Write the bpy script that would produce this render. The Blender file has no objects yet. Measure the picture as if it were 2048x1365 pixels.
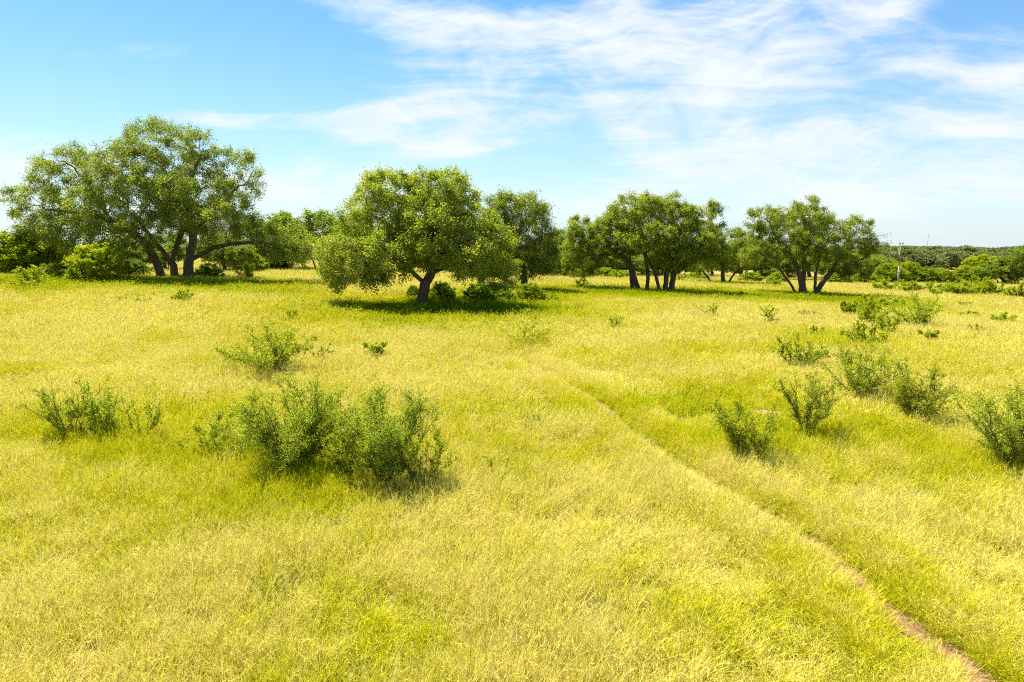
import bpy, math, numpy as np
from mathutils import Vector

# ------------------------------------------------------------------ camera
F = 2048 * 24.0 / 36.0            # focal length in photo pixels (24 mm on 36 mm)
CAM_H = 4.5
PITCH = math.atan((682.5 - 507.0) / F)
scene = bpy.context.scene
cam_d = bpy.data.cameras.new("camera")
cam_d.sensor_width = 36.0
cam_d.lens = 24.0
cam_d.clip_start = 0.1
cam_d.clip_end = 20000.0
cam = bpy.data.objects.new("camera", cam_d)
scene.collection.objects.link(cam)
cam.location = (0, 0, CAM_H)
cam.rotation_euler = (math.pi / 2 - PITCH, 0, 0)
scene.camera = cam
scene.render.resolution_x, scene.render.resolution_y = 1024, 682

# ------------------------------------------------------------------ light
SUN_EL = math.radians(59)
SUN_AZ = math.radians(-44)        # measured from +Y (view direction) towards +X
SUN_DIR = Vector((math.sin(SUN_AZ) * math.cos(SUN_EL), math.cos(SUN_AZ) * math.cos(SUN_EL), math.sin(SUN_EL)))
sun_d = bpy.data.lights.new("sun", 'SUN')
sun_d.energy = 5.0
sun_d.angle = math.radians(0.53)
sun_d.color = (1.0, 0.95, 0.86)
sun = bpy.data.objects.new("sun", sun_d)
scene.collection.objects.link(sun)
sun.rotation_euler = SUN_DIR.to_track_quat('Z', 'Y').to_euler()
sun.location = (0, 0, 60)

vs = scene.view_settings
vs.view_transform = 'Standard'
vs.look = 'None'
vs.gamma = 1.0
vs.exposure = 1.62
vs.use_curve_mapping = False
scene.cycles.max_bounces = 3
scene.cycles.diffuse_bounces = 2
scene.cycles.transmission_bounces = 4
scene.cycles.transparent_max_bounces = 4
scene.cycles.volume_bounces = 0
scene.cycles.use_denoising = False
scene.cycles.filter_width = 1.1
scene.cycles.use_adaptive_sampling = True
scene.cycles.adaptive_threshold = 0.02
scene.cycles.adaptive_min_samples = 64
try:
    scene.cycles.denoiser = 'OPENIMAGEDENOISE'
except Exception:
    pass


def pix_dir(px, py):
    cx, cy = (px - 1024.0) / F, (682.5 - py) / F
    c, s = math.cos(PITCH), math.sin(PITCH)
    return np.array([cx, c + cy * s, -s + cy * c])


# ------------------------------------------------------------------ node helpers
class NT:
    def __init__(self, tree):
        self.t = tree

    def n(self, kind, **kw):
        nd = self.t.nodes.new(kind)
        for k, v in kw.items():
            setattr(nd, k, v)
        return nd

    def set(self, sock, v):
        if hasattr(v, 'is_output'):
            self.t.links.new(v, sock)
        else:
            sock.default_value = v

    def math(self, op, a, b=0.0, clamp=False):
        nd = self.n('ShaderNodeMath', operation=op, use_clamp=clamp)
        self.set(nd.inputs[0], a)
        self.set(nd.inputs[1], b)
        return nd.outputs[0]

    def mix(self, f, a, b, mode='MIX'):
        nd = self.n('ShaderNodeMix', data_type='RGBA', blend_type=mode)
        self.set(nd.inputs[0], f)
        self.set(nd.inputs[6], a)
        self.set(nd.inputs[7], b)
        return nd.outputs[2]

    def ramp(self, f, lo, hi, a=0.0, b=1.0):
        nd = self.n('ShaderNodeMapRange', interpolation_type='SMOOTHSTEP')
        self.set(nd.inputs[0], f)
        nd.inputs[1].default_value = lo
        nd.inputs[2].default_value = hi
        nd.inputs[3].default_value = a
        nd.inputs[4].default_value = b
        return nd.outputs[0]

    def noise(self, vec, scale, detail=4.0, rough=0.55, dist=0.0):
        nd = self.n('ShaderNodeTexNoise')
        if vec is not None:
            self.set(nd.inputs['Vector'], vec)
        nd.inputs['Scale'].default_value = scale
        nd.inputs['Detail'].default_value = detail
        nd.inputs['Roughness'].default_value = rough
        nd.inputs['Distortion'].default_value = dist
        return nd.outputs['Fac']

    def mapping(self, vec, loc=(0, 0, 0), rot=(0, 0, 0), scl=(1, 1, 1)):
        nd = self.n('ShaderNodeMapping')
        self.set(nd.inputs[0], vec)
        nd.inputs[1].default_value = loc
        nd.inputs[2].default_value = rot
        nd.inputs[3].default_value = scl
        return nd.outputs[0]


# ------------------------------------------------------------------ sky with cirrus
world = bpy.data.worlds.new("World")
scene.world = world
world.use_nodes = True
W = NT(world.node_tree)
world.node_tree.nodes.clear()
w_out = W.n('ShaderNodeOutputWorld')
bg = W.n('ShaderNodeBackground')
bg.inputs['Strength'].default_value = 0.060
world.node_tree.links.new(bg.outputs[0], w_out.inputs[0])
sky = W.n('ShaderNodeTexSky', sky_type='NISHITA')
sky.sun_disc = False
sky.sun_elevation = SUN_EL
sky.sun_rotation = SUN_AZ
sky.altitude = 200
sky.air_density = 1.0
sky.dust_density = 0.3
sky.ozone_density = 2.2
tc = W.n('ShaderNodeTexCoord')
sep = W.n('ShaderNodeSeparateXYZ')
world.node_tree.links.new(tc.outputs['Generated'], sep.inputs[0])
dx, dy, dz = sep.outputs
az = W.math('ARCTAN2', dx, dy)
el = W.math('ARCSINE', dz)
zc = W.math('ADD', W.math('MAXIMUM', dz, 0.0), 0.16)
comb = W.n('ShaderNodeCombineXYZ')
W.set(comb.inputs[0], W.math('DIVIDE', dx, zc))
W.set(comb.inputs[1], W.math('DIVIDE', dy, zc))
plane = comb.outputs[0]
BLOBS = [  # px, py, rx, ry, slope, strength : the cirrus banks on the dome
    (860, 45, 360, 48, 0.22, 1.0), (1090, 110, 190, 62, -0.15, 1.1), (1330, 185, 110, 50, -0.5, 0.85),
    (1500, 130, 260, 70, -0.45, 1.1), (1470, 265, 170, 45, -0.4, 0.95), (1430, 40, 170, 50, -0.25, 1.0),
    (1950, 215, 230, 60, -0.25, 1.2), (1930, 330, 220, 60, -0.2, 1.0), (1600, 400, 360, 40, -0.05, 0.6), (850, 212, 160, 19, -0.14, 1.4), (1010, 245, 190, 30, -0.25, 1.15),
    (570, 243, 120, 12, -0.08, 1.5), (640, 372, 190, 40, 0.0, 1.2), (30, 330, 170, 40, 0.0, 1.1), (280, 105, 120, 14, -0.12, 0.6), (420, 235, 160, 14, 0.05, 0.7),
    (1720, 320, 330, 60, -0.1, 0.8), (1860, 110, 190, 25, -0.2, 0.55), (735, 262, 55, 18, -0.1, 1.3),
    (920, 298, 90, 10, -0.1, 1.4), (1210, 30, 90, 40, -0.8, 0.9), (1700, 40, 200, 30, -0.2, 0.7),
]
mask = None
for (bx, by, rx, ry, sl, st) in BLOBS:
    d = pix_dir(bx, by)
    d /= np.linalg.norm(d)
    a0, e0 = math.atan2(d[0], d[1]), math.asin(d[2])
    k = 1.0 / F
    th = math.atan(-sl)
    c, s = math.cos(th), math.sin(th)
    u = W.math('SUBTRACT', az, a0)
    v = W.math('SUBTRACT', el, e0)
    uu = W.math('ADD', W.math('MULTIPLY', u, c / (rx * k)), W.math('MULTIPLY', v, s / (rx * k)))
    vv = W.math('ADD', W.math('MULTIPLY', u, -s / (ry * k)), W.math('MULTIPLY', v, c / (ry * k)))
    r2 = W.math('ADD', W.math('MULTIPLY', uu, uu), W.math('MULTIPLY', vv, vv))
    g = W.math('MULTIPLY', W.math('POWER', 2.718, W.math('MULTIPLY', r2, -0.75)), st)
    mask = g if mask is None else W.math('ADD', mask, g)
warp = W.n('ShaderNodeTexNoise')
warp.inputs['Scale'].default_value = 1.1
warp.inputs['Detail'].default_value = 3.0
W.set(warp.inputs['Vector'], plane)
wv = W.n('ShaderNodeVectorMath', operation='MULTIPLY_ADD')
W.set(wv.inputs[0], warp.outputs['Color'])
wv.inputs[1].default_value = (0.75, 0.75, 0)
W.set(wv.inputs[2], plane)
wp = wv.outputs[0]
dome = W.n('ShaderNodeCombineXYZ')
W.set(dome.inputs[0], az)
W.set(dome.inputs[1], W.math('MULTIPLY', el, 1.25))
dwarp = W.n('ShaderNodeTexNoise')
dwarp.inputs['Scale'].default_value = 3.2
dwarp.inputs['Detail'].default_value = 4.0
W.set(dwarp.inputs['Vector'], dome.outputs[0])
dv = W.n('ShaderNodeVectorMath', operation='MULTIPLY_ADD')
W.set(dv.inputs[0], dwarp.outputs['Color'])
dv.inputs[1].default_value = (0.26, 0.26, 0)
W.set(dv.inputs[2], dome.outputs[0])
n1 = W.noise(W.mapping(dv.outputs[0], rot=(0, 0, math.radians(-24)), scl=(0.42, 1.0, 1.0)), 11.0, 12.0, 0.66, 0.1)
n2 = W.noise(W.mapping(wp, loc=(5, 3, 0), rot=(0, 0, math.radians(58)), scl=(0.24, 1.3, 1.0)), 5.5, 12.0, 0.66, 0.2)
nn = W.math('ADD', W.math('MULTIPLY', n1, 0.66), W.math('MULTIPLY', n2, 0.34))
broad = W.ramp(W.noise(W.mapping(plane, loc=(2, 1, 0)), 0.6, 3.0), 0.42, 0.75, 0.0, 0.25)
cover = W.math('ADD', W.math('MINIMUM', mask, 1.05), broad)
dens = W.math('ADD', W.math('MULTIPLY', W.math('SUBTRACT', nn, 0.5), 3.8), W.math('SUBTRACT', W.math('MULTIPLY', cover, 0.74), 0.30))
cloud = W.math('MULTIPLY', W.ramp(dens, -0.12, 0.95), W.ramp(cover, 0.03, 0.5))
cloud = W.math('MULTIPLY', cloud, 0.95, clamp=True)
hs = W.n('ShaderNodeHueSaturation')
hs.inputs['Saturation'].default_value = 1.42
W.set(hs.inputs['Color'], sky.outputs[0])
skycol = W.mix(1.0, hs.outputs[0], (0.98, 1.07, 1.02, 1), 'MULTIPLY')
# pale haze that thickens evenly towards the horizon all round
hz = W.math('MULTIPLY', W.math('POWER', 2.718, W.math('MULTIPLY', W.math('MAXIMUM', el, 0.0), -5.5)), 0.96)
skycol = W.mix(hz, skycol, (4.0, 4.6, 5.1, 1))
col = W.mix(cloud, skycol, (5.2, 5.45, 5.65, 1))
W.set(bg.inputs['Color'], col)


# ------------------------------------------------------------------ terrain
def sstep(a, b, v):
    t = np.clip((np.asarray(v, float) - a) / (b - a), 0, 1)
    return t * t * (3 - 2 * t)


def vnoise(x, y, seed=0):
    """cheap smooth value noise, vectorised"""
    x = np.asarray(x, float)
    y = np.asarray(y, float)
    xi, yi = np.floor(x), np.floor(y)
    fx, fy = x - xi, y - yi
    fx, fy = fx * fx * (3 - 2 * fx), fy * fy * (3 - 2 * fy)

    def h(a, b):
        v = np.sin(a * 127.1 + b * 311.7 + seed * 74.7) * 43758.5453
        return v - np.floor(v)
    return (h(xi, yi) * (1 - fx) + h(xi + 1, yi) * fx) * (1 - fy) + (h(xi, yi + 1) * (1 - fx) + h(xi + 1, yi + 1) * fx) * fy


def fbm(x, y, seed=0, octv=4):
    s, a, t = 0.0, 0.5, 0.0
    for k in range(octv):
        s = s + a * vnoise(x * 2 ** k + 13.7 * k, y * 2 ** k + 7.1 * k, seed + k)
        t += a
        a *= 0.5
    return s / t


def terrain(x, y):
    x = np.asarray(x, float)
    y = np.asarray(y, float)
    xs = 90 * np.tanh(x / 90)
    z = sstep(18, 60, y) * (0.62 - 0.04 * xs)
    z = z + 0.16 * (fbm(x / 9.0, y / 9.0, 3, 2) - 0.5) * sstep(2, 12, np.abs(y))
    zf = -3.2 + 7.0 * sstep(330, 1250, y) + 1.6 * (fbm(x / 260.0, y / 260.0, 9, 2) - 0.5) * sstep(300, 600, y)
    b = sstep(150, 270, y)
    return z * (1 - b) + zf * b


def ground_at(px, py):
    d = pix_dir(px, py)
    t0, t = 2.0, 2.0
    o = np.array([0, 0, CAM_H])
    while t < 6000:
        p = o + d * t
        if p[2] < terrain(p[0], p[1]):
            break
        t0 = t
        t *= 1.02
    lo, hi = t0, t
    for _ in range(30):
        m = 0.5 * (lo + hi)
        p = o + d * m
        if p[2] < terrain(p[0], p[1]):
            hi = m
        else:
            lo = m
    p = o + d * hi
    return np.array([p[0], p[1], float(terrain(p[0], p[1]))])


def at_depth(px, py, Y):
    d = pix_dir(px, py)
    t = Y / d[1]
    return np.array([0, 0, CAM_H]) + d * t


# ------------------------------------------------------------------ mesh helpers
def build_mesh(name, verts, faces, smooth=False, attrs=None):
    """faces: (n,3) or (n,4) array, or a list of such arrays"""
    if not isinstance(faces, list):
        faces = [faces]
    faces = [np.asarray(f, np.int32) for f in faces if len(f)]
    me = bpy.data.meshes.new(name)
    verts = np.asarray(verts, np.float32)
    me.vertices.add(len(verts))
    me.vertices.foreach_set("co", verts.ravel())
    loops = np.concatenate([f.ravel() for f in faces]) if faces else np.zeros(0, np.int32)
    tot = np.concatenate([np.full(len(f), f.shape[1], np.int32) for f in faces]) if faces else np.zeros(0, np.int32)
    start = np.concatenate([[0], np.cumsum(tot)[:-1]]).astype(np.int32) if len(tot) else tot
    me.loops.add(len(loops))
    me.loops.foreach_set("vertex_index", loops)
    me.polygons.add(len(tot))
    me.polygons.foreach_set("loop_start", start)
    if smooth and len(tot):
        me.polygons.foreach_set("use_smooth", np.ones(len(tot), bool))
    for k, v in (attrs or {}).items():
        a = me.attributes.new(k, 'FLOAT', 'POINT')
        a.data.foreach_set("value", np.asarray(v, np.float32))
    me.update(calc_edges=True)
    return me


def link(name, data, mat=None, parent=None, loc=None):
    o = bpy.data.objects.new(name, data)
    scene.collection.objects.link(o)
    if mat is not None and data is not None and not data.materials:
        data.materials.append(mat)
    if parent is not None:
        o.parent = parent
    if loc is not None:
        o.location = loc
    return o


def tag(o, label=None, cat=None, group=None, kind=None):
    if label:
        o["label"] = label
    if cat:
        o["category"] = cat
    if group:
        o["group"] = group
    if kind:
        o["kind"] = kind
    return o


def norm(v):
    v = np.asarray(v, float)
    return v / np.maximum(np.linalg.norm(v, axis=-1, keepdims=True), 1e-9)


# ------------------------------------------------------------------ materials
def new_mat(name):
    m = bpy.data.materials.new(name)
    m.use_nodes = True
    m.node_tree.nodes.clear()
    t = NT(m.node_tree)
    out = t.n('ShaderNodeOutputMaterial')
    return m, t, out


def leaf_material(name, dark, mid, lite, trans=0.35, gloss=0.25):
    """leaf colour runs dark > mid > lite with the leaf's own tint; the object colour shifts the whole plant"""
    m, t, out = new_mat(name)
    at = t.n('ShaderNodeAttribute', attribute_name='tint')
    c = t.mix(t.ramp(at.outputs['Fac'], 0.0, 0.5), dark + (1,), mid + (1,))
    c = t.mix(t.ramp(at.outputs['Fac'], 0.5, 1.0), c, lite + (1,))
    oi = t.n('ShaderNodeObjectInfo')
    c = t.mix(1.0, c, oi.outputs['Color'], 'MULTIPLY')
    p = t.n('ShaderNodeBsdfPrincipled')
    t.set(p.inputs['Base Color'], c)
    p.inputs['Roughness'].default_value = 0.55
    p.inputs['Specular IOR Level'].default_value = gloss
    tr = t.n('ShaderNodeBsdfTranslucent')
    t.set(tr.inputs['Color'], t.mix(1.0, c, (1.25, 1.3, 0.5, 1), 'MULTIPLY'))
    mx = t.n('ShaderNodeMixShader')
    mx.inputs[0].default_value = trans
    t.set(mx.inputs[1], p.outputs[0])
    t.set(mx.inputs[2], tr.outputs[0])
    t.set(out.inputs[0], mx.outputs[0])
    return m


MAT_OAK = leaf_material('oak_leaves', (0.11, 0.145, 0.012), (0.235, 0.285, 0.024), (0.41, 0.44, 0.065), 0.43, 0.12)
MAT_BUSH = leaf_material('bush_leaves', (0.11, 0.16, 0.008), (0.24, 0.29, 0.010), (0.40, 0.41, 0.02), 0.44, 0.08)
MAT_SHRUB = leaf_material('shrub_leaflets', (0.15, 0.19, 0.010), (0.30, 0.35, 0.018), (0.48, 0.51, 0.05), 0.45, 0.05)
MAT_WOODS = leaf_material('far_woods_leaves', (0.10, 0.12, 0.04), (0.16, 0.185, 0.06), (0.25, 0.27, 0.08), 0.28, 0.1)  # grey-green, lightened in colour to stand in for haze over the distance

def bark_material(name, dark, lite):
    m, t, out = new_mat(name)
    tcn = t.n('ShaderNodeTexCoord')
    at = t.n('ShaderNodeAttribute', attribute_name='thin')
    nz = t.noise(t.mapping(tcn.outputs['Object'], scl=(1, 1, 0.25)), 7.0, 6.0, 0.65, 0.4)
    c = t.mix(t.ramp(nz, 0.35, 0.68), dark + (1,), tuple(2.1 * v for v in dark) + (1,))
    c = t.mix(at.outputs['Fac'], c, lite + (1,))
    p = t.n('ShaderNodeBsdfPrincipled')
    t.set(p.inputs['Base Color'], c)
    p.inputs['Roughness'].default_value = 0.9
    p.inputs['Specular IOR Level'].default_value = 0.15
    b = t.n('ShaderNodeBump')
    b.inputs['Strength'].default_value = 0.8
    b.inputs['Distance'].default_value = 0.06
    t.set(b.inputs['Height'], nz)
    t.set(p.inputs['Normal'], b.outputs[0])
    t.set(out.inputs[0], p.outputs[0])
    return m


MAT_BARK = bark_material('oak_bark', (0.085, 0.062, 0.040), (0.27, 0.235, 0.165))
MAT_STEM = bark_material('shrub_bark', (0.055, 0.042, 0.028), (0.10, 0.085, 0.045))

def grass_material():
    m, t, out = new_mat('field_grass')
    inst = t.n('ShaderNodeAttribute', attribute_name='tint', attribute_type='INSTANCER')
    bl = t.n('ShaderNodeAttribute', attribute_name='blade')
    g = t.n('ShaderNodeNewGeometry')
    nz = t.noise(t.mapping(g.outputs['Position'], scl=(1, 0.8, 0.3)), 1.7, 4.0, 0.6)
    f = t.math('ADD', inst.outputs['Fac'], bl.outputs['Fac'])
    f = t.math('ADD', f, t.math('MULTIPLY', t.math('SUBTRACT', nz, 0.5), 1.7))
    straw, mid, green = (0.67, 0.58, 0.140, 1), (0.56, 0.51, 0.014, 1), (0.35, 0.385, 0.005, 1)
    c = t.mix(t.ramp(f, 0.0, 0.55), straw, mid)
    c = t.mix(t.ramp(f, 0.5, 1.15), c, green)
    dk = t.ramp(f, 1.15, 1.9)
    c = t.mix(dk, c, (0.11, 0.17, 0.008, 1))  # dark green growth; under the oaks it also deepens the shade by colour
    p = t.n('ShaderNodeBsdfDiffuse')
    t.set(p.inputs['Color'], c)
    tr = t.n('ShaderNodeBsdfTranslucent')
    t.set(tr.inputs['Color'], c)
    mx = t.n('ShaderNodeMixShader')
    mx.inputs[0].default_value = 0.34
    t.set(mx.inputs[1], p.outputs[0])
    t.set(mx.inputs[2], tr.outputs[0])
    t.set(out.inputs[0], mx.outputs[0])
    return m


MAT_GRASS = grass_material()

def ground_material():
    m, t, out = new_mat('field_ground')
    g = t.n('ShaderNodeNewGeometry')
    at = t.n('ShaderNodeAttribute', attribute_name='green')
    fine = t.noise(g.outputs['Position'], 9.0, 6.0, 0.7)
    mid = t.noise(t.mapping(g.outputs['Position'], scl=(1, 0.6, 1)), 0.8, 6.0, 0.65)
    f = t.math('ADD', at.outputs['Fac'], t.math('MULTIPLY', t.math('SUBTRACT', mid, 0.5), 0.9))
    c = t.mix(t.ramp(f, 0.1, 0.9), (0.40, 0.31, 0.09, 1), (0.22, 0.22, 0.015, 1))
    c = t.mix(t.ramp(fine, 0.35, 0.75), t.mix(0.55, c, (0.09, 0.055, 0.022, 1)), c)
    p = t.n('ShaderNodeBsdfPrincipled')
    t.set(p.inputs['Base Color'], c)
    p.inputs['Roughness'].default_value = 0.95
    p.inputs['Specular IOR Level'].default_value = 0.1
    b = t.n('ShaderNodeBump')
    b.inputs['Strength'].default_value = 0.7
    b.inputs['Distance'].default_value = 0.08
    t.set(b.inputs['Height'], fine)
    t.set(p.inputs['Normal'], b.outputs[0])
    t.set(out.inputs[0], p.outputs[0])
    return m


MAT_GROUND = ground_material()

def simple_mat(name, a, b, scale=6.0, rough=0.85, stretch=(1, 1, 1)):
    m, t, out = new_mat(name)
    tcn = t.n('ShaderNodeTexCoord')
    nz = t.noise(t.mapping(tcn.outputs['Object'], scl=stretch), scale, 6.0, 0.65)
    p = t.n('ShaderNodeBsdfPrincipled')
    t.set(p.inputs['Base Color'], t.mix(t.ramp(nz, 0.3, 0.7), a + (1,), b + (1,)))
    p.inputs['Roughness'].default_value = rough
    bm = t.n('ShaderNodeBump')
    bm.inputs['Strength'].default_value = 0.5
    bm.inputs['Distance'].default_value = 0.02
    t.set(bm.inputs['Height'], nz)
    t.set(p.inputs['Normal'], bm.outputs[0])
    t.set(out.inputs[0], p.outputs[0])
    return m


MAT_SOIL = simple_mat('bare_soil', (0.10, 0.048, 0.018), (0.22, 0.115, 0.045), 9.0, 0.95)
MAT_PALE_SOIL = simple_mat('pale_soil', (0.20, 0.13, 0.06), (0.32, 0.225, 0.12), 6.0, 0.95)
MAT_WOOD = simple_mat('weathered_wood', (0.21, 0.165, 0.115), (0.31, 0.25, 0.18), 5.0, 0.9, (1, 1, 0.1))
MAT_METAL = simple_mat('galvanised_steel', (0.35, 0.36, 0.38), (0.5, 0.5, 0.52), 3.0, 0.5)
MAT_DARK = simple_mat('dark_insulator', (0.05, 0.04, 0.035), (0.09, 0.07, 0.06), 8.0, 0.5)
MAT_WHITE = simple_mat('white_paint', (0.70, 0.70, 0.68), (0.80, 0.80, 0.78), 2.0, 0.6)
MAT_ROCK = simple_mat('dark_stone', (0.08, 0.06, 0.045), (0.18, 0.14, 0.10), 12.0, 0.9)

# ------------------------------------------------------------------ trail and green patches (world metres)
TRAIL_PX = [(1040, 722), (1075, 738), (1120, 760), (1165, 790), (1205, 828), (1250, 868), (1330, 925), (1430, 985), (1540, 1050),
            (1640, 1108), (1720, 1180), (1800, 1245), (1880, 1305), (1965, 1365), (2080, 1450)]
TRAIL = np.array([ground_at(a, b)[:2] for a, b in TRAIL_PX])
_d = []
for _a, _b in zip(TRAIL[:-1], TRAIL[1:]):
    _n = max(1, int(np.linalg.norm(_b - _a) / 0.9))
    _d += [_a + (_b - _a) * k / _n for k in range(_n)]
TRAIL = np.array(_d + [TRAIL[-1]])
_w = np.random.default_rng(8).normal(0, 0.16, len(TRAIL))
TRAIL[:, 0] += 0.5 * _w + 0.25 * np.roll(_w, 1) + 0.25 * np.roll(_w, -1)
# green patches of the sward, under the oaks also shade put in by colour: px, py, half width px, half height px, strength
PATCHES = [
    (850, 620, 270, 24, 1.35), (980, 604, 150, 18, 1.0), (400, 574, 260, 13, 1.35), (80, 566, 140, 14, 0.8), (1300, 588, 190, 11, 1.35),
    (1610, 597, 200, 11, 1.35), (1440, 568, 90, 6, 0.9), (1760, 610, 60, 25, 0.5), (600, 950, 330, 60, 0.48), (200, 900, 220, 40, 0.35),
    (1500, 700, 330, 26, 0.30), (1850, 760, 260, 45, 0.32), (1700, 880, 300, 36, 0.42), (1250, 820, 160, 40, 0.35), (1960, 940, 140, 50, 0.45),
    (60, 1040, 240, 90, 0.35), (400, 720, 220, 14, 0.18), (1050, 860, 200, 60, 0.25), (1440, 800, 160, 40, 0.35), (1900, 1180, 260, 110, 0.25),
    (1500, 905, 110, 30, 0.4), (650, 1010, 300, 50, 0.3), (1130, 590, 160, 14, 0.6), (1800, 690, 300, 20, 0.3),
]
PW = []
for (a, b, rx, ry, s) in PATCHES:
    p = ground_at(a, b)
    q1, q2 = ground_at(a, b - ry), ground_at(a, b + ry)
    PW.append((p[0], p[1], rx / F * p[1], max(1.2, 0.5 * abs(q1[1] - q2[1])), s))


def trail_dist(x, y):
    best = np.full(np.shape(x), 1e9)
    for (a, b) in zip(TRAIL[:-1], TRAIL[1:]):
        d = b - a
        L = d @ d
        t = np.clip(((x - a[0]) * d[0] + (y - a[1]) * d[1]) / L, 0, 1)
        best = np.minimum(best, np.hypot(x - a[0] - t * d[0], y - a[1] - t * d[1]))
    return best


def green(x, y):
    """how green the sward is: 0 straw ... 1+ lush"""
    x = np.asarray(x, float)
    y = np.asarray(y, float)
    g = 0.38 + 1.05 * (fbm(x / 5.5, y / 5.5, 21, 4) - 0.5) + 1.1 * (fbm(x / 1.3, y / 1.6, 31, 3) - 0.5)
    g = g - 0.20 * sstep(24, 40, y)
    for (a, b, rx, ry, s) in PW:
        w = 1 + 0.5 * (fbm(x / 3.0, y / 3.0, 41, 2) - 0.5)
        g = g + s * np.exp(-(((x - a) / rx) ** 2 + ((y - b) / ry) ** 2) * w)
    return g


# ------------------------------------------------------------------ ground sheet
gx = np.unique(np.concatenate([np.linspace(-40, 40, 81), np.linspace(-180, 180, 61), np.linspace(-900, 900, 61), np.linspace(-4000, 4000, 25)]).round(3))
gy = np.unique(np.concatenate([np.linspace(-40, 0, 9), np.linspace(0, 90, 101), np.linspace(90, 320, 60), np.linspace(320, 1400, 73), np.linspace(1400, 4500, 14)]).round(3))
X, Y = np.meshgrid(gx, gy)
Z = terrain(X, Y)
nv, nu = X.shape
idx = np.arange(nv * nu).reshape(nv, nu)
quads = np.stack([idx[:-1, :-1], idx[:-1, 1:], idx[1:, 1:], idx[1:, :-1]], -1).reshape(-1, 4)
gme = build_mesh('ground', np.stack([X, Y, Z], -1).reshape(-1, 3), quads, True, {'green': green(X, Y).ravel()})
tag(link('ground', gme, MAT_GROUND), 'straw yellow grass field running back to the trees', kind='structure')

# worn trail: a narrow ribbon of soil
pts = []
for a, b in zip(TRAIL[:-1], TRAIL[1:]):
    n = max(2, int(np.linalg.norm(b - a) / 0.25))
    for k in range(n):
        pts.append(a + (b - a) * k / n)
pts = np.array(pts)
rngp = np.random.default_rng(5)
tan = norm(np.gradient(pts, axis=0))
nrm = np.stack([-tan[:, 1], tan[:, 0]], -1)
wob = 0.06 * np.cumsum(rngp.normal(0, 0.3, len(pts)))
wob -= np.linspace(wob[0], wob[-1], len(pts))
pts = pts + nrm * np.clip(wob, -0.2, 0.2)[:, None]
wd = 0.12 + 0.09 * fbm(np.arange(len(pts)) / 6.0, np.zeros(len(pts)), 4)
rows = []
for k, f in enumerate((-1, -0.3, 0.3, 1)):
    q = pts + nrm * (wd * f)[:, None]
    rows.append(np.column_stack([q, terrain(q[:, 0], q[:, 1]) + (0.008 if abs(f) < 1 else 0.014)]))
rows = np.stack(rows, 1)
ii = np.arange(rows.shape[0] * 4).reshape(-1, 4)
q = np.concatenate([np.stack([ii[:-1, k], ii[:-1, k + 1], ii[1:, k + 1], ii[1:, k]], -1) for k in range(3)])
tag(link('path', build_mesh('path', rows.reshape(-1, 3), q, True), MAT_SOIL), 'narrow worn cattle trail of reddish soil through the grass', kind='structure')

def soil_patch(px, py, rx, ry, seed, label):
    c = ground_at(px, py)
    r = np.random.default_rng(seed)
    n = 28
    a = np.linspace(0, 2 * np.pi, n, endpoint=False)
    k = 1 + 0.25 * np.sin(2 * a + r.uniform(0, 6)) + 0.18 * np.sin(5 * a + r.uniform(0, 6)) + r.normal(0, 0.06, n)
    x, y = c[0] + rx * k * np.cos(a), c[1] + ry * k * np.sin(a)
    v = np.column_stack([x, y, terrain(x, y) + 0.012])
    v = np.vstack([v, [c[0], c[1], float(terrain(c[0], c[1])) + 0.03]])
    f = np.array([[i, (i + 1) % n, n] for i in range(n)])
    tag(link('bare_soil_patch', build_mesh('bare_soil_patch', v, f, True), MAT_PALE_SOIL), label, kind='structure')
    return (c[0], c[1], rx, ry)


BARE = [soil_patch(1535, 828, 0.58, 0.55, 1, 'pale bare soil patch beside the small shrubs')]


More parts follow.
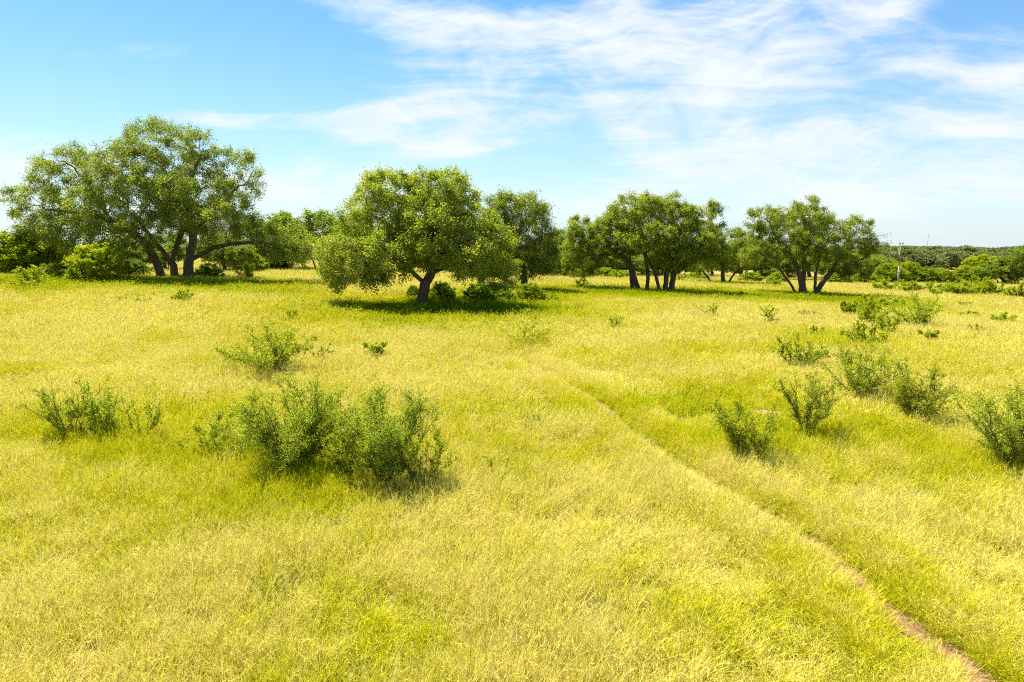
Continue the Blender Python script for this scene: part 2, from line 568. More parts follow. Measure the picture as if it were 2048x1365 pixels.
# ------------------------------------------------------------------ plant builders
def rings(pos, par, rad, sides_thick=6):
    """tubes along a branching skeleton (parents precede children)"""
    n = len(pos)
    kids = [[] for _ in range(n)]
    for i in range(n):
        if par[i] >= 0:
            kids[par[i]].append(i)
    main = np.full(n, -1)
    for i in range(n):
        if kids[i]:
            main[i] = max(kids[i], key=lambda c: rad[c])
    U = np.zeros((n, 3))
    D = np.zeros((n, 3))
    for i in range(n):
        if par[i] < 0:
            d = pos[main[i]] - pos[i] if main[i] >= 0 else np.array([0, 0, 1.0])
            d = d / (math.sqrt(d @ d) + 1e-9)
            u = np.array([1.0, 0, 0])
        else:
            d = pos[i] - pos[par[i]]
            d = d / (math.sqrt(d @ d) + 1e-9)
            u = U[par[i]]
        u = u - d * (u @ d)
        l = math.sqrt(u @ u)
        if l < 1e-3:
            u = np.array([0.3, 0.9, 0.3])
            u = u - d * (u @ d)
            l = math.sqrt(u @ u)
        U[i] = u / l
        D[i] = d
    V = np.cross(D, U)
    verts, faces, thin, cnt = [], [], [], 0
    for S, sel in ((sides_thick, rad >= 0.05), (3, rad < 0.05)):
        e = np.where(sel & (np.asarray(par) >= 0))[0]
        if not len(e):
            continue
        p = np.asarray(par)[e]
        ang = np.arange(S) * 2 * np.pi / S
        ca, sa = np.cos(ang), np.sin(ang)
        is_main = main[p] == e
        r0 = np.where(is_main, np.minimum(rad[p], rad[e] * 1.6), rad[e])
        u0 = np.where((is_main & (np.asarray(par)[p] >= 0))[:, None], U[p], U[e])
        v0 = np.where((is_main & (np.asarray(par)[p] >= 0))[:, None], V[p], V[e])
        lo = pos[p][:, None] + r0[:, None, None] * (u0[:, None] * ca[:, None] + v0[:, None] * sa[:, None])
        hi = pos[e][:, None] + rad[e][:, None, None] * (U[e][:, None] * ca[:, None] + V[e][:, None] * sa[:, None])
        m = len(e)
        verts.append(np.concatenate([lo, hi], 1).reshape(-1, 3))
        base = cnt + np.arange(m)[:, None] * 2 * S
        k = np.arange(S)
        f = np.stack([base + k, base + (k + 1) % S, base + S + (k + 1) % S, base + S + k], -1).reshape(-1, 4)
        faces.append(f)
        thin.append(np.repeat(np.clip(1.0 - (rad[e] - 0.012) / 0.07, 0, 1), 2 * S))
        cnt += m * 2 * S
    return np.concatenate(verts), np.concatenate(faces), np.concatenate(thin)


def leaf_cards(P, rng, ln, wd, tint, up=0.5):
    n = len(P)
    nr = norm(rng.normal(0, 1, (n, 3)) + np.array([0, 0, up]))
    a = norm(np.cross(nr, rng.normal(0, 1, (n, 3))))
    b = np.cross(nr, a)
    L = (ln * rng.uniform(0.7, 1.3, n))[:, None]
    Wd = (wd * rng.uniform(0.7, 1.3, n))[:, None]
    v = np.stack([P - a * L * 0.5, P + b * Wd * 0.5 - nr * L * 0.08, P + a * L * 0.5 - nr * L * 0.1, P - b * Wd * 0.5 - nr * L * 0.08], 1)
    f = np.arange(n * 4).reshape(-1, 4)
    return v.reshape(-1, 3), f, np.repeat(tint, 4)


def grow(roots, limbs, lobes, n_attr, step, kill, rng, iters=140, shell=0.5):
    pos, par, root = [], [], []

    def add_line(pl, start_parent, rid):
        last = start_parent
        for a, b in zip(pl[:-1], pl[1:]):
            L = np.linalg.norm(b - a)
            m = max(1, int(round(L / step)))
            for k in range(1, m + 1):
                q = a + (b - a) * k / m + (rng.normal(0, 0.06 * step, 3) if k < m else 0)
                pos.append(q)
                par.append(last)
                root.append(rid)
                last = len(pos) - 1
    for r, pl in enumerate(roots):
        pl = np.asarray(pl, float)
        pos.append(pl[0])
        par.append(-1)
        root.append(r)
        add_line(pl, len(pos) - 1, r)
    for pl in limbs:
        pl = np.asarray(pl, float)
        d = np.linalg.norm(np.array(pos) - pl[0], axis=1)
        j = int(np.argmin(d))
        add_line(np.vstack([pos[j], pl[1:]]), j, root[j])
    vol = np.array([(l[3] * l[4] * l[5]) ** 0.70 for l in lobes])
    cnt = np.maximum(8, (n_attr * vol / vol.sum()).astype(int))
    A = []
    for l, c in zip(lobes, cnt):
        d = norm(rng.normal(0, 1, (c, 3)))
        r = rng.uniform(shell ** 3, 1.0, c) ** (1 / 3)
        A.append(np.array(l[:3]) + d * r[:, None] * np.array(l[3:6]))
    A = np.concatenate(A)
    A = A[A[:, 2] > 0.15]
    P = np.array(pos)
    near = np.zeros(len(A), int)
    nd = np.full(len(A), 1e9)

    def upd(new_idx):
        nonlocal near, nd
        for c0 in range(0, len(new_idx), 400):
            c = new_idx[c0:c0 + 400]
            D = np.linalg.norm(A[:, None] - P[c][None], axis=2)
            m = D.argmin(1)
            dm = D[np.arange(len(A)), m]
            b = dm < nd
            near[b] = np.asarray(c)[m[b]]
            nd[b] = dm[b]
    upd(np.arange(len(P)))
    used = {}
    for it in range(iters):
        keep = nd > kill
        A, near, nd = A[keep], near[keep], nd[keep]
        if not len(A):
            break
        u, inv = np.unique(near, return_inverse=True)
        dirs = norm(A - P[near])
        s = np.zeros((len(u), 3))
        np.add.at(s, inv, dirs)
        s = norm(norm(s) + rng.normal(0, 0.28, s.shape))
        new, npar = [], []
        for k, i in enumerate(u):
            c = used.get(i, 0)
            if c > 3:
                continue
            used[i] = c + 1
            new.append(P[i] + s[k] * step)
            npar.append(i)
        if not new:
            break
        st = len(P)
        P = np.vstack([P, np.array(new)])
        par.extend(npar)
        root.extend([root[i] for i in npar])
        upd(np.arange(st, len(P)))
        # attractors whose node is exhausted: drop
        ex = np.array([used.get(i, 0) > 3 for i in near])
        if len(ex):
            A, near, nd = A[~ex], near[~ex], nd[~ex]
            if not len(A):
                break
    return P, np.array(par), np.array(root)


def tip_counts(par):
    n = len(par)
    c = np.zeros(n)
    has = np.zeros(n, bool)
    has[par[par >= 0]] = True
    c[~has] = 1
    for i in range(n - 1, -1, -1):
        if par[i] >= 0:
            c[par[i]] += c[i]
    return c, has


def woody_plant(name, base, roots, limbs, lobes, seed, n_attr=900, step=0.45, kill=0.9, R=0.4, n_leaf=60000, leaf=(0.13, 0.075),
                sigma=0.36, label='', cat='tree', group=None, mat=None, color=(1, 1, 1), twigs=5, shell=0.5, bare=0.06, r0=0.013,
                shift=0.0, bark=None):
    """an oak or a big bush: skeleton grown into the crown's lobes, leaves in sprays round the twig ends. Local metres."""
    rng = np.random.default_rng(seed)
    P, par, root = grow(roots, limbs, lobes, n_attr, step, kill, rng, shell=shell)
    cnt, has = tip_counts(par)
    mx = cnt[par < 0].max()
    pw = math.log(R / r0) / math.log(max(mx, 3))
    rad = r0 * cnt ** pw
    z = P[:, 2]
    rad = rad * np.where(rad > 0.08, 1 + 0.45 * np.exp(-np.maximum(z, 0) / 0.35), 1)
    top = link(name, None, loc=tuple(base))
    top.empty_display_size = 0.5
    tag(top, label, cat, group)
    ends = np.where(cnt <= 3)[0]
    tw_node = np.repeat(ends, twigs)
    nt = len(tw_node)
    pd = norm(P[tw_node] - P[np.maximum(par[tw_node], 0)])
    tw_dir = norm(pd * 0.75 + norm(rng.normal(0, 1, (nt, 3))) * np.array([0.95, 0.95, 0.62]) + np.array([0, 0, 0.05]))
    tw_len = rng.uniform(0.9, 2.6, nt) * sigma
    tw_bend = rng.normal(0, 0.16, (nt, 3)) * tw_len[:, None] - np.array([0, 0, 0.10]) * tw_len[:, None]
    for r in range(len(roots)):
        m = np.where(root == r)[0]
        remap = -np.ones(len(P), int)
        remap[m] = np.arange(len(m))
        p2 = np.where(par[m] >= 0, remap[par[m]], -1)
        v, f, th = rings(P[m], p2, rad[m])
        # fine twigs as slim blades
        e = np.where(root[tw_node] == r)[0]
        if len(e):
            p0, d, L = P[tw_node[e]], tw_dir[e], tw_len[e][:, None]
            sd = norm(np.cross(d, rng.normal(0, 1, d.shape)))
            w = rng.uniform(0.006, 0.011, len(e))[:, None] * (r0 / 0.013)
            mid = p0 + d * L * 0.5 + tw_bend[e] * 0.25
            tv = np.stack([p0 - sd * w, p0 + sd * w, mid + sd * w * 0.7, mid - sd * w * 0.7, p0 + d * L + tw_bend[e]], 1).reshape(-1, 3)
            bq = len(v) + np.arange(len(e))[:, None] * 5
            v = np.vstack([v, tv])
            th = np.concatenate([th, np.ones(len(tv))])
            faces = [np.vstack([f, bq + np.array([[0, 1, 2, 3]])]), bq + np.array([[3, 2, 4]])]
        else:
            faces = [f]
        link('trunk', build_mesh('trunk', v, faces, True, {'thin': th}), bark or MAT_BARK, top)
    # leaves
    clump_t = rng.normal(0.0, 0.12, len(P)) + shift
    node_w = rng.gamma(3.2, 1.0, len(P)) * np.where(cnt <= 1, 1.4, 1.0) * (rng.uniform(0, 1, len(P)) > bare)
    weight = node_w[tw_node] * rng.gamma(2.5, 1.0, nt) * tw_len
    tw = rng.choice(nt, n_leaf, p=weight / weight.sum())
    pick = tw_node[tw]
    tt = rng.uniform(0.12, 1.06, n_leaf)[:, None]
    LP = P[pick] + tw_dir[tw] * tw_len[tw][:, None] * tt + tw_bend[tw] * tt ** 2 + rng.normal(0, 0.46 * sigma, (n_leaf, 3))
    ok = LP[:, 2] > 0.05
    LP, pick = LP[ok], pick[ok]
    tint = np.clip(0.45 + clump_t[pick] + rng.normal(0, 0.16, len(LP)), 0, 1)
    v, f, t = leaf_cards(LP, rng, leaf[0], leaf[1], tint, 0.9)
    c = link('crown', build_mesh('crown', v, f, False, {'tint': t}), mat or MAT_OAK, top)
    c.color = tuple(color) + (1,)
    return top


def oak_px(name, base_px, roots_px, limbs_px, lobes_px, depth=None, **kw):
    """build an oak from crown lobes measured on the photo, at its real distance and with its real depth"""
    b = ground_at(*base_px)
    Yd = depth or b[1]
    if depth:
        b = at_depth(base_px[0], base_px[1], depth)
        b[2] = float(terrain(b[0], b[1]))
    s = F / Yd

    def P(px, py, dyy=0.0):
        w = at_depth(px, py, Yd) - b
        w[1] = dyy
        return w
    rng = np.random.default_rng(kw.get('seed', 0) + 100)
    roots = []
    for pl in roots_px:
        a = [P(x, y, dd) for (x, y, dd) in pl]
        a[0][2] = float(terrain(b[0] + a[0][0], b[1] + a[0][1])) - b[2] - 0.12
        roots.append(a)
    limbs = [[P(x, y, dd) for (x, y, dd) in pl] for pl in limbs_px]
    lobes = []
    for (x, y, rx, rz, dd, ry) in lobes_px:
        c = P(x, y, dd)
        lobes.append((c[0], c[1], c[2], rx / s, ry, rz / s))
    return woody_plant(name, b, roots, limbs, lobes, **kw)


# ------------------------------------------------------------------ the big oaks
oak_px('oak_tree', (372, 562),
       [[(350, 562, 0), (347, 530, 0), (336, 508, -0.6), (322, 478, -1.5), (300, 445, -2.0)],
        [(381, 563, -0.5), (381, 525, -0.4), (386, 485, 0), (385, 440, 0), (366, 400, 0.3), (345, 358, 0.5)],
        [(317, 556, 0.8), (305, 522, 0.6), (293, 492, 0.2), (262, 462, 0), (215, 438, 0), (160, 425, 0), (100, 420, 0)]],
       [[(385, 528, 0), (400, 512, -0.3), (432, 496, -0.6), (470, 488, -0.8), (520, 484, -0.6), (575, 492, 0)],
        [(386, 470, 0), (410, 430, 1), (440, 400, 1), (470, 370, 1)],
        [(349, 515, 0), (352, 470, 1), (345, 420, 2), (310, 370, 2.5)],
        [(366, 400, 0), (395, 350, -1), (412, 310, -1)],
        [(215, 438, 0), (190, 400, 1), (150, 350, 1)]],
       [(150, 368, 82, 72, 0, 4.5), (70, 405, 62, 40, 0, 3.2), (320, 305, 92, 66, 0, 4.5), (285, 350, 90, 55, -2, 4),
        (402, 300, 32, 38, -1, 1.8), (474, 355, 52, 62, 0, 3.0), (345, 400, 95, 52, -4, 3), (250, 430, 85, 45, -4, 3),
        (470, 435, 66, 45, -2, 3.2), (205, 478, 85, 30, -3, 3), (585, 492, 58, 38, 0, 3), (340, 400, 110, 80, 5, 3.5),
        (310, 485, 50, 30, -6, 2), (420, 430, 70, 45, -5, 2.4), (130, 440, 90, 32, 1, 3), (545, 470, 45, 30, -1, 2.4), (275, 478, 60, 32, -5, 2), (345, 465, 55, 34, -6, 2), (390, 400, 60, 45, -5, 2.2), (110, 455, 60, 22, -2, 2.4)],
       seed=11, n_attr=3700, step=0.46, kill=0.74, R=0.50, n_leaf=205000, leaf=(0.152, 0.088), sigma=0.37, twigs=5, bare=0.10, r0=0.016,
       label='tallest spreading live oak with three dark trunks beside the rounded bush', color=(0.95, 0.95, 1.0))

oak_px('oak_tree', (843, 613),
       [[(842, 614, 0), (846, 590, 0), (850, 568, 0), (862, 548, 0), (873, 512, 0), (868, 480, 0), (855, 445, 0.2), (845, 410, 0)]],
       [[(848, 572, 0), (836, 552, -0.8), (818, 528, -1.6), (790, 515, -2.2), (745, 512, -2)],
        [(870, 488, 0), (840, 468, 0), (806, 462, -0.2), (775, 448, -0.3), (745, 430, 0)],
        [(873, 515, 0), (905, 490, -0.6), (945, 480, -1), (985, 495, -1)],
        [(866, 470, 0), (890, 430, 0.5), (900, 395, 0.5)],
        [(860, 548, 0), (900, 530, 2), (960, 540, 2.4), (1000, 560, 2)]],
       [(780, 385, 72, 48, 0, 2.8), (885, 382, 66, 44, 0, 2.8), (838, 430, 112, 62, 0, 3.6), (735, 440, 62, 55, 0, 2.8),
        (712, 515, 72, 52, -1.5, 2.8), (672, 548, 34, 34, -1, 1.6), (925, 450, 72, 58, 0, 3), (975, 500, 62, 58, 0, 3),
        (1000, 545, 44, 40, 1, 2), (795, 503, 70, 40, -3.6, 2), (942, 518, 56, 44, -3.0, 2.2), (765, 543, 58, 28, -3, 1.8),
        (850, 450, 110, 80, 3.5, 2.6), (880, 470, 70, 50, -3, 2)],
       seed=23, n_attr=3000, step=0.36, kill=0.60, R=0.37, n_leaf=180000, leaf=(0.133, 0.077), sigma=0.31, bare=0.03, twigs=5, r0=0.015, shift=0.06,
       label='rounded dense oak with one forked trunk standing in front in the middle', color=(1.08, 1.06, 0.95))

oak_px('oak_tree', (965, 580),
       [[(963, 580, 0), (962, 555, 0), (985, 520, 0), (1010, 495, 0), (1035, 465, 0)], [(1052, 566, 1), (1046, 535, 1), (1030, 500, 1), (1050, 470, 1)]],
       [[(1035, 500, 0), (1062, 490, 0), (1085, 470, 0)]],
       [(1040, 430, 62, 42, 0, 3), (1075, 470, 38, 42, 0, 2.5), (1000, 465, 55, 55, 0, 3), (1090, 512, 34, 42, 1, 2.4),
        (1045, 515, 60, 40, 1, 2.6), (975, 520, 45, 40, 1, 2.5), (1010, 405, 40, 22, 0, 2)],
       seed=31, n_attr=1400, step=0.48, kill=0.8, R=0.36, n_leaf=85000, leaf=(0.15, 0.085), sigma=0.42, bare=0.10, twigs=5, r0=0.016,
       label='greyish oak half hidden behind the rounded middle oak, open branches on its far side', color=(0.92, 0.93, 1.05))

oak_px('oak_tree', (1272, 583),
       [[(1266, 582, 0.5), (1262, 545, 0.4), (1250, 518, 0.2), (1220, 510, 0), (1190, 512, 0)],
        [(1277, 584, 0), (1268, 556, 0), (1260, 530, 0), (1240, 500, 0), (1215, 485, 0)]],
       [[(1250, 518, 0), (1225, 500, 1), (1200, 470, 1), (1170, 460, 1)], [(1262, 535, 0), (1262, 500, 1), (1245, 460, 1)]],
       [(1165, 465, 34, 34, 0, 2.4), (1200, 485, 58, 42, 0, 3), (1150, 505, 32, 40, 0, 2.4), (1232, 455, 42, 36, 0, 2.5),
        (1215, 445, 22, 22, 0, 1.2), (1175, 530, 42, 20, 0, 2.4), (1255, 485, 42, 24, -1, 2)],
       seed=41, n_attr=1200, step=0.42, kill=0.7, R=0.34, n_leaf=70000, leaf=(0.152, 0.088), sigma=0.33,
       label='arching oak with paired leaning trunks on the near side of the oak grove', color=(1.0, 1.0, 0.95))

oak_px('oak_tree', (1325, 587),
       [[(1298, 582, 1.2), (1300, 553, 1.2), (1296, 515, 1.2), (1290, 470, 1.2)],
        [(1319, 586, -0.3), (1309, 545, -0.2), (1290, 510, 0), (1272, 490, 0)],
        [(1331, 588, 0), (1333, 545, 0), (1338, 500, 0), (1345, 450, 0)],
        [(1341, 587, 0.3), (1350, 545, 0.2), (1376, 531, 0), (1404, 518, 0), (1430, 500, 0)]],
       [[(1350, 545, 0), (1365, 500, 0.5), (1385, 460, 0.5)], [(1385, 525, 0), (1405, 495, 1), (1425, 460, 1)]],
       [(1262, 428, 48, 40, 0, 2.8), (1338, 440, 66, 46, 0, 3.2), (1395, 450, 46, 42, 0, 2.6), (1305, 408, 56, 22, 0, 2.5), (1432, 440, 18, 36, 0, 1.4),
        (1300, 478, 70, 36, -2.5, 2.2), (1372, 485, 66, 36, -2, 2.4), (1418, 500, 38, 32, 0, 2.2), (1330, 450, 80, 48, 3.5, 2.4), (1340, 520, 45, 22, -1.5, 1.8)],
       seed=43, n_attr=2000, step=0.42, kill=0.7, R=0.33, n_leaf=125000, leaf=(0.155, 0.088), sigma=0.33,
       label='broad oak standing on four slim trunks in the grove beside the arching oak', color=(1.06, 1.05, 0.95))

oak_px('oak_tree', (1612, 592),
       [[(1594, 592, 0), (1582, 570, 0), (1560, 540, 0), (1530, 515, 0)],
        [(1602, 593, -0.3), (1598, 552, -0.3), (1585, 520, -0.3), (1568, 500, 0), (1550, 470, 0)],
        [(1614, 591, 0.5), (1610, 568, 0.5), (1612, 530, 0.6), (1610, 480, 0.5), (1612, 440, 0.4)],
        [(1629, 592, 0), (1631, 552, 0), (1640, 510, 0), (1660, 470, 0)],
        [(1634, 591, 0.7), (1650, 565, 0.6), (1665, 545, 0.4), (1697, 537, 0.2), (1731, 514, 0), (1755, 490, 0)]],
       [[(1665, 545, 0), (1690, 500, 0.5), (1705, 465, 0.5)]],
       [(1610, 432, 62, 36, 0, 3), (1540, 442, 42, 32, 0, 2.4), (1508, 440, 20, 26, 0, 1.3), (1578, 475, 66, 38, -1, 3), (1650, 462, 62, 42, 0, 3),
        (1712, 458, 38, 28, 0, 2), (1745, 490, 34, 24, 0, 1.8), (1685, 505, 66, 32, 0, 2.8), (1535, 508, 50, 32, 0, 2.6), (1702, 538, 46, 20, 0, 2.2),
        (1600, 495, 56, 30, -3.5, 2), (1615, 460, 85, 48, 3.5, 2.4), (1505, 500, 30, 30, 0, 2)],
       seed=53, n_attr=1900, step=0.46, kill=0.76, R=0.34, n_leaf=112000, leaf=(0.158, 0.088), sigma=0.33, bare=0.10, twigs=5, r0=0.016,
       label='open crowned oak with a fan of five trunks, last big tree before the wooden pole', color=(0.98, 0.98, 0.98))

oak_px('oak_tree', (1450, 569),
       [[(1424, 567, 0), (1414, 552, 0), (1395, 535, 0)], [(1447, 569, 0), (1445, 540, 0), (1450, 505, 0)], [(1456, 570, 0.4), (1472, 545, 0.4), (1492, 532, 0.2)]],
       [], [(1462, 485, 42, 32, 0, 3), (1425, 505, 40, 30, 0, 3), (1492, 500, 34, 36, 0, 3), (1400, 525, 28, 20, 0, 2), (1460, 520, 45, 22, 0, 3)],
       seed=61, n_attr=700, step=0.55, kill=1.0, R=0.36, n_leaf=38000, leaf=(0.2, 0.12), sigma=0.46,
       label='smaller oak with splayed trunks seen in the gap between the grove and open oak', color=(0.95, 0.97, 0.95))


# ------------------------------------------------------------------ prototypes reused for the trees and bushes behind
def proto(kind, seed):
    rng = np.random.default_rng(seed)
    if kind == 'oak':        # about 9 m tall, 11 m wide
        roots = [[(0, 0, -0.2), (0.2, 0, 1.4), (0.5, 0.2, 2.8), (0.6, 0, 4.8)], [(0.8, 0.4, -0.2), (1.4, 0.4, 1.6), (2.6, 0.4, 3.0)]]
        lobes = [(0, 0, 6.6, 3.2, 3.2, 2.0), (-2.8, 0.4, 5.0, 2.8, 2.8, 2.0), (2.9, -0.3, 5.2, 2.7, 2.7, 2.0), (0.3, -2.6, 4.6, 2.8, 2.0, 2.0), (0, 2.6, 4.8, 2.8, 2, 2.2),
                 (-3.6, -0.6, 3.0, 1.9, 2.0, 1.4), (3.8, 0.4, 3.1, 1.7, 2.0, 1.4), (rng.uniform(-2, 2), 0, 7.8, 1.6, 1.6, 1.1)]
        t = woody_plant('oak_tree', (0, 0, 0), roots, [], lobes, seed, n_attr=800, step=0.55, kill=1.0, R=0.3, n_leaf=26000, leaf=(0.24, 0.15), sigma=0.48, twigs=3, label='proto')
    elif kind == 'bush':     # big leafy bush, 4 m tall 5 m wide, leaves down to the ground
        roots = [[(a, b, -0.1), (a * 3, b * 3, 0.9)] for a, b in ((0, 0), (0.25, 0.1), (-0.2, 0.15), (0.05, -0.25))]
        lobes = [(0, 0, 2.5, 1.7, 1.6, 1.4), (-1.2, 0.1, 1.7, 1.3, 1.4, 1.3), (1.25, -0.1, 1.7, 1.3, 1.4, 1.3), (0.1, -1.2, 1.4, 1.5, 1.0, 1.2), (0, 1.2, 1.5, 1.5, 1.0, 1.2),
                 (-1.6, -0.5, 0.9, 0.9, 0.9, 0.8), (1.6, 0.3, 0.9, 0.9, 0.9, 0.8), (rng.uniform(-0.8, 0.8), -0.2, 3.3, 0.9, 0.9, 0.6)]
        t = woody_plant('leafy_bush', (0, 0, 0), roots, [], lobes, seed, n_attr=700, step=0.28, kill=0.42, R=0.09, n_leaf=22000, leaf=(0.15, 0.085), sigma=0.22,
                        twigs=3, bare=0.02, r0=0.007, label='proto', cat='bush', mat=MAT_BUSH, bark=MAT_STEM)
    return t


PROTO = {('oak', 0): proto('oak', 301), ('oak', 1): proto('oak', 302), ('oak', 2): proto('oak', 303),
         ('bush', 0): proto('bush', 311), ('bush', 1): proto('bush', 312), ('bush', 2): proto('bush', 313)}
P_SIZE = {}
for k, o in PROTO.items():
    c = [ch for ch in o.children if ch.name.startswith('crown')][0]
    co = np.empty(len(c.data.vertices) * 3, np.float32)
    c.data.vertices.foreach_get("co", co)
    co = co.reshape(-1, 3)
    P_SIZE[k] = (np.percentile(co[:, 0], 98.5) - np.percentile(co[:, 0], 1.5), np.percentile(co[:, 2], 99.3))
USED = set()


def place(key, px, py, w_px, top_py, rz, label, cat, group=None, color=None, depth=None, name=None):
    """a copy of a prototype with its parts, sized from its width and height in the photo"""
    o = PROTO[key]
    if key in USED:
        r = o.copy()
        scene.collection.objects.link(r)
        for ch in o.children:
            c = ch.copy()
            scene.collection.objects.link(c)
            c.parent = r
    else:
        r = o
        USED.add(key)
    if name:
        r.name = name
    b = ground_at(px, py) if depth is None else at_depth(px, py, depth)
    b[2] = float(terrain(b[0], b[1]))
    s = F / b[1]
    top = at_depth(px, top_py, b[1])[2] - b[2]
    sx, sz = w_px / s / P_SIZE[key][0], top / P_SIZE[key][1]
    r.location = b
    r.scale = (sx, sx, sz)
    r.rotation_euler = (0, 0, rz)
    tag(r, label, cat, group)
    if color:
        for ch in r.children:
            if ch.name.startswith('crown'):
                ch.color = tuple(color) + (1,)
    return r


BG = 'oaks of the far edge of the field'
bg_oaks = [  # proto, px, base py, width, top py, rot, colour (on shaded oaks the shade is put in), label
    (0, 125, 547, 110, 485, 0.3, (0.9, 0.95, 0.85), 'dark oak behind the leafy bushes under the tallest oak\'s outer limb'),
    (1, 255, 546, 140, 470, 1.3, (0.85, 0.9, 0.82), 'shaded oak seen beneath the tallest oak, behind its leaning trunk'),
    (2, 450, 546, 130, 468, 2.2, (0.85, 0.9, 0.85), 'oak in the distance under the long low limb of the tallest oak'),
    (0, 570, 542, 120, 428, 4.0, (0.95, 0.97, 0.95), 'olive oak rising beyond the low limb of the tallest oak'),
    (1, 648, 543, 140, 424, 2.9, (0.88, 0.92, 1.0), 'grey green oak showing between the tallest and the rounded oak'),
    (2, 712, 548, 110, 432, 5.1, (0.95, 0.95, 0.9), 'oak tucked behind the rounded middle oak on its outer side'),
    (1, 905, 548, 130, 500, 0.8, (0.8, 0.85, 0.85), 'low oak glimpsed beneath the crown of the rounded middle oak'),
    (0, 1120, 556, 100, 462, 1.9, (0.85, 0.88, 0.98), 'greyish oak next to the grove with drooping outer twigs'),
    (2, 1178, 553, 90, 498, 3.3, (1.0, 1.05, 0.9), 'light green oak framed under the arching oak'),
    (1, 1240, 554, 100, 505, 5.6, (0.85, 0.9, 0.9), 'distant oak framed by the arch of leaning trunks'),
    (0, 1322, 556, 110, 500, 0.1, (0.8, 0.85, 0.85), 'distant oak seen between the four slim trunks'),
    (2, 1385, 556, 90, 498, 4.4, (0.78, 0.84, 0.85), 'dark distant oak just past the four slim trunks'),
    (0, 1512, 560, 120, 478, 2.5, (0.9, 0.92, 0.9), 'oak behind the thin outer twigs of the open crowned oak'),
    (1, 1575, 562, 110, 505, 3.7, (0.8, 0.85, 0.85), 'shaded oak behind the fan of five trunks'),
    (2, 1660, 562, 110, 505, 0.9, (0.85, 0.9, 0.85), 'oak beneath the outer limb of the open crowned oak'),
    (0, 1728, 563, 100, 512, 5.0, (0.95, 0.95, 0.9), 'olive oak at the edge of the open oak near the pole'),
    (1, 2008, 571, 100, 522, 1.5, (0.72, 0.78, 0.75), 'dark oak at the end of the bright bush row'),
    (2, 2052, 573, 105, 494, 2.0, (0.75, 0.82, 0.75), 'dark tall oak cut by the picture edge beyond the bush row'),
    (0, 800, 546, 120, 480, 3.0, (0.8, 0.85, 0.85), 'shadowed oak behind the rounded middle oak trunk'),
    (2, 1030, 552, 100, 490, 0.5, (0.8, 0.85, 0.9), 'dim oak filling the gap behind the greyish half hidden oak'),
    (1, 1085, 551, 110, 500, 4.9, (0.85, 0.9, 0.85), 'low green oak of the belt behind the half hidden oak, nearer the grove'),
    (0, 1150, 550, 110, 488, 0.9, (0.9, 0.95, 0.85), 'oak of the belt just outside the arching oak'),
    (2, 1208, 551, 120, 496, 2.4, (0.92, 0.97, 0.85), 'oak of the belt filling the arch of the leaning oak'),
    (1, 1285, 552, 120, 492, 1.2, (0.85, 0.9, 0.85), 'oak of the belt behind the first slim trunk of the grove'),
    (0, 1355, 553, 120, 492, 5.5, (0.85, 0.92, 0.85), 'oak of the belt behind the last slim trunk of the grove'),
    (2, 1425, 554, 110, 486, 3.6, (0.85, 0.9, 0.85), 'oak of the belt behind the splayed trunks'),
    (1, 1480, 556, 110, 490, 0.2, (0.9, 0.95, 0.85), 'oak of the belt between the splayed trunks and the fan of trunks'),
    (0, 1545, 557, 120, 494, 4.6, (0.85, 0.9, 0.85), 'oak of the belt behind the low outer limb of the open oak'),
    (2, 1620, 558, 120, 500, 2.9, (0.85, 0.9, 0.82), 'oak of the belt straight behind the fan of five trunks'),
    (1, 1695, 559, 120, 502, 1.7, (0.9, 0.95, 0.82), 'oak of the belt behind the long pole side limb'),
    (0, 1752, 561, 90, 512, 3.2, (0.92, 0.95, 0.82), 'last oak of the belt before the wooden pole'),
    (2, 330, 543, 130, 470, 5.3, (0.8, 0.86, 0.82), 'oak far behind the middle trunk of the tallest oak'),
    (1, 505, 541, 120, 446, 0.6, (0.85, 0.9, 0.85), 'oak far behind the tips of the tallest oak, beside its low limb'),
]
for (k, px, py, w, tp, rz, colr, lab) in bg_oaks:
    place(('oak', k), px, py, w, tp, rz, lab, 'tree', BG, colr)

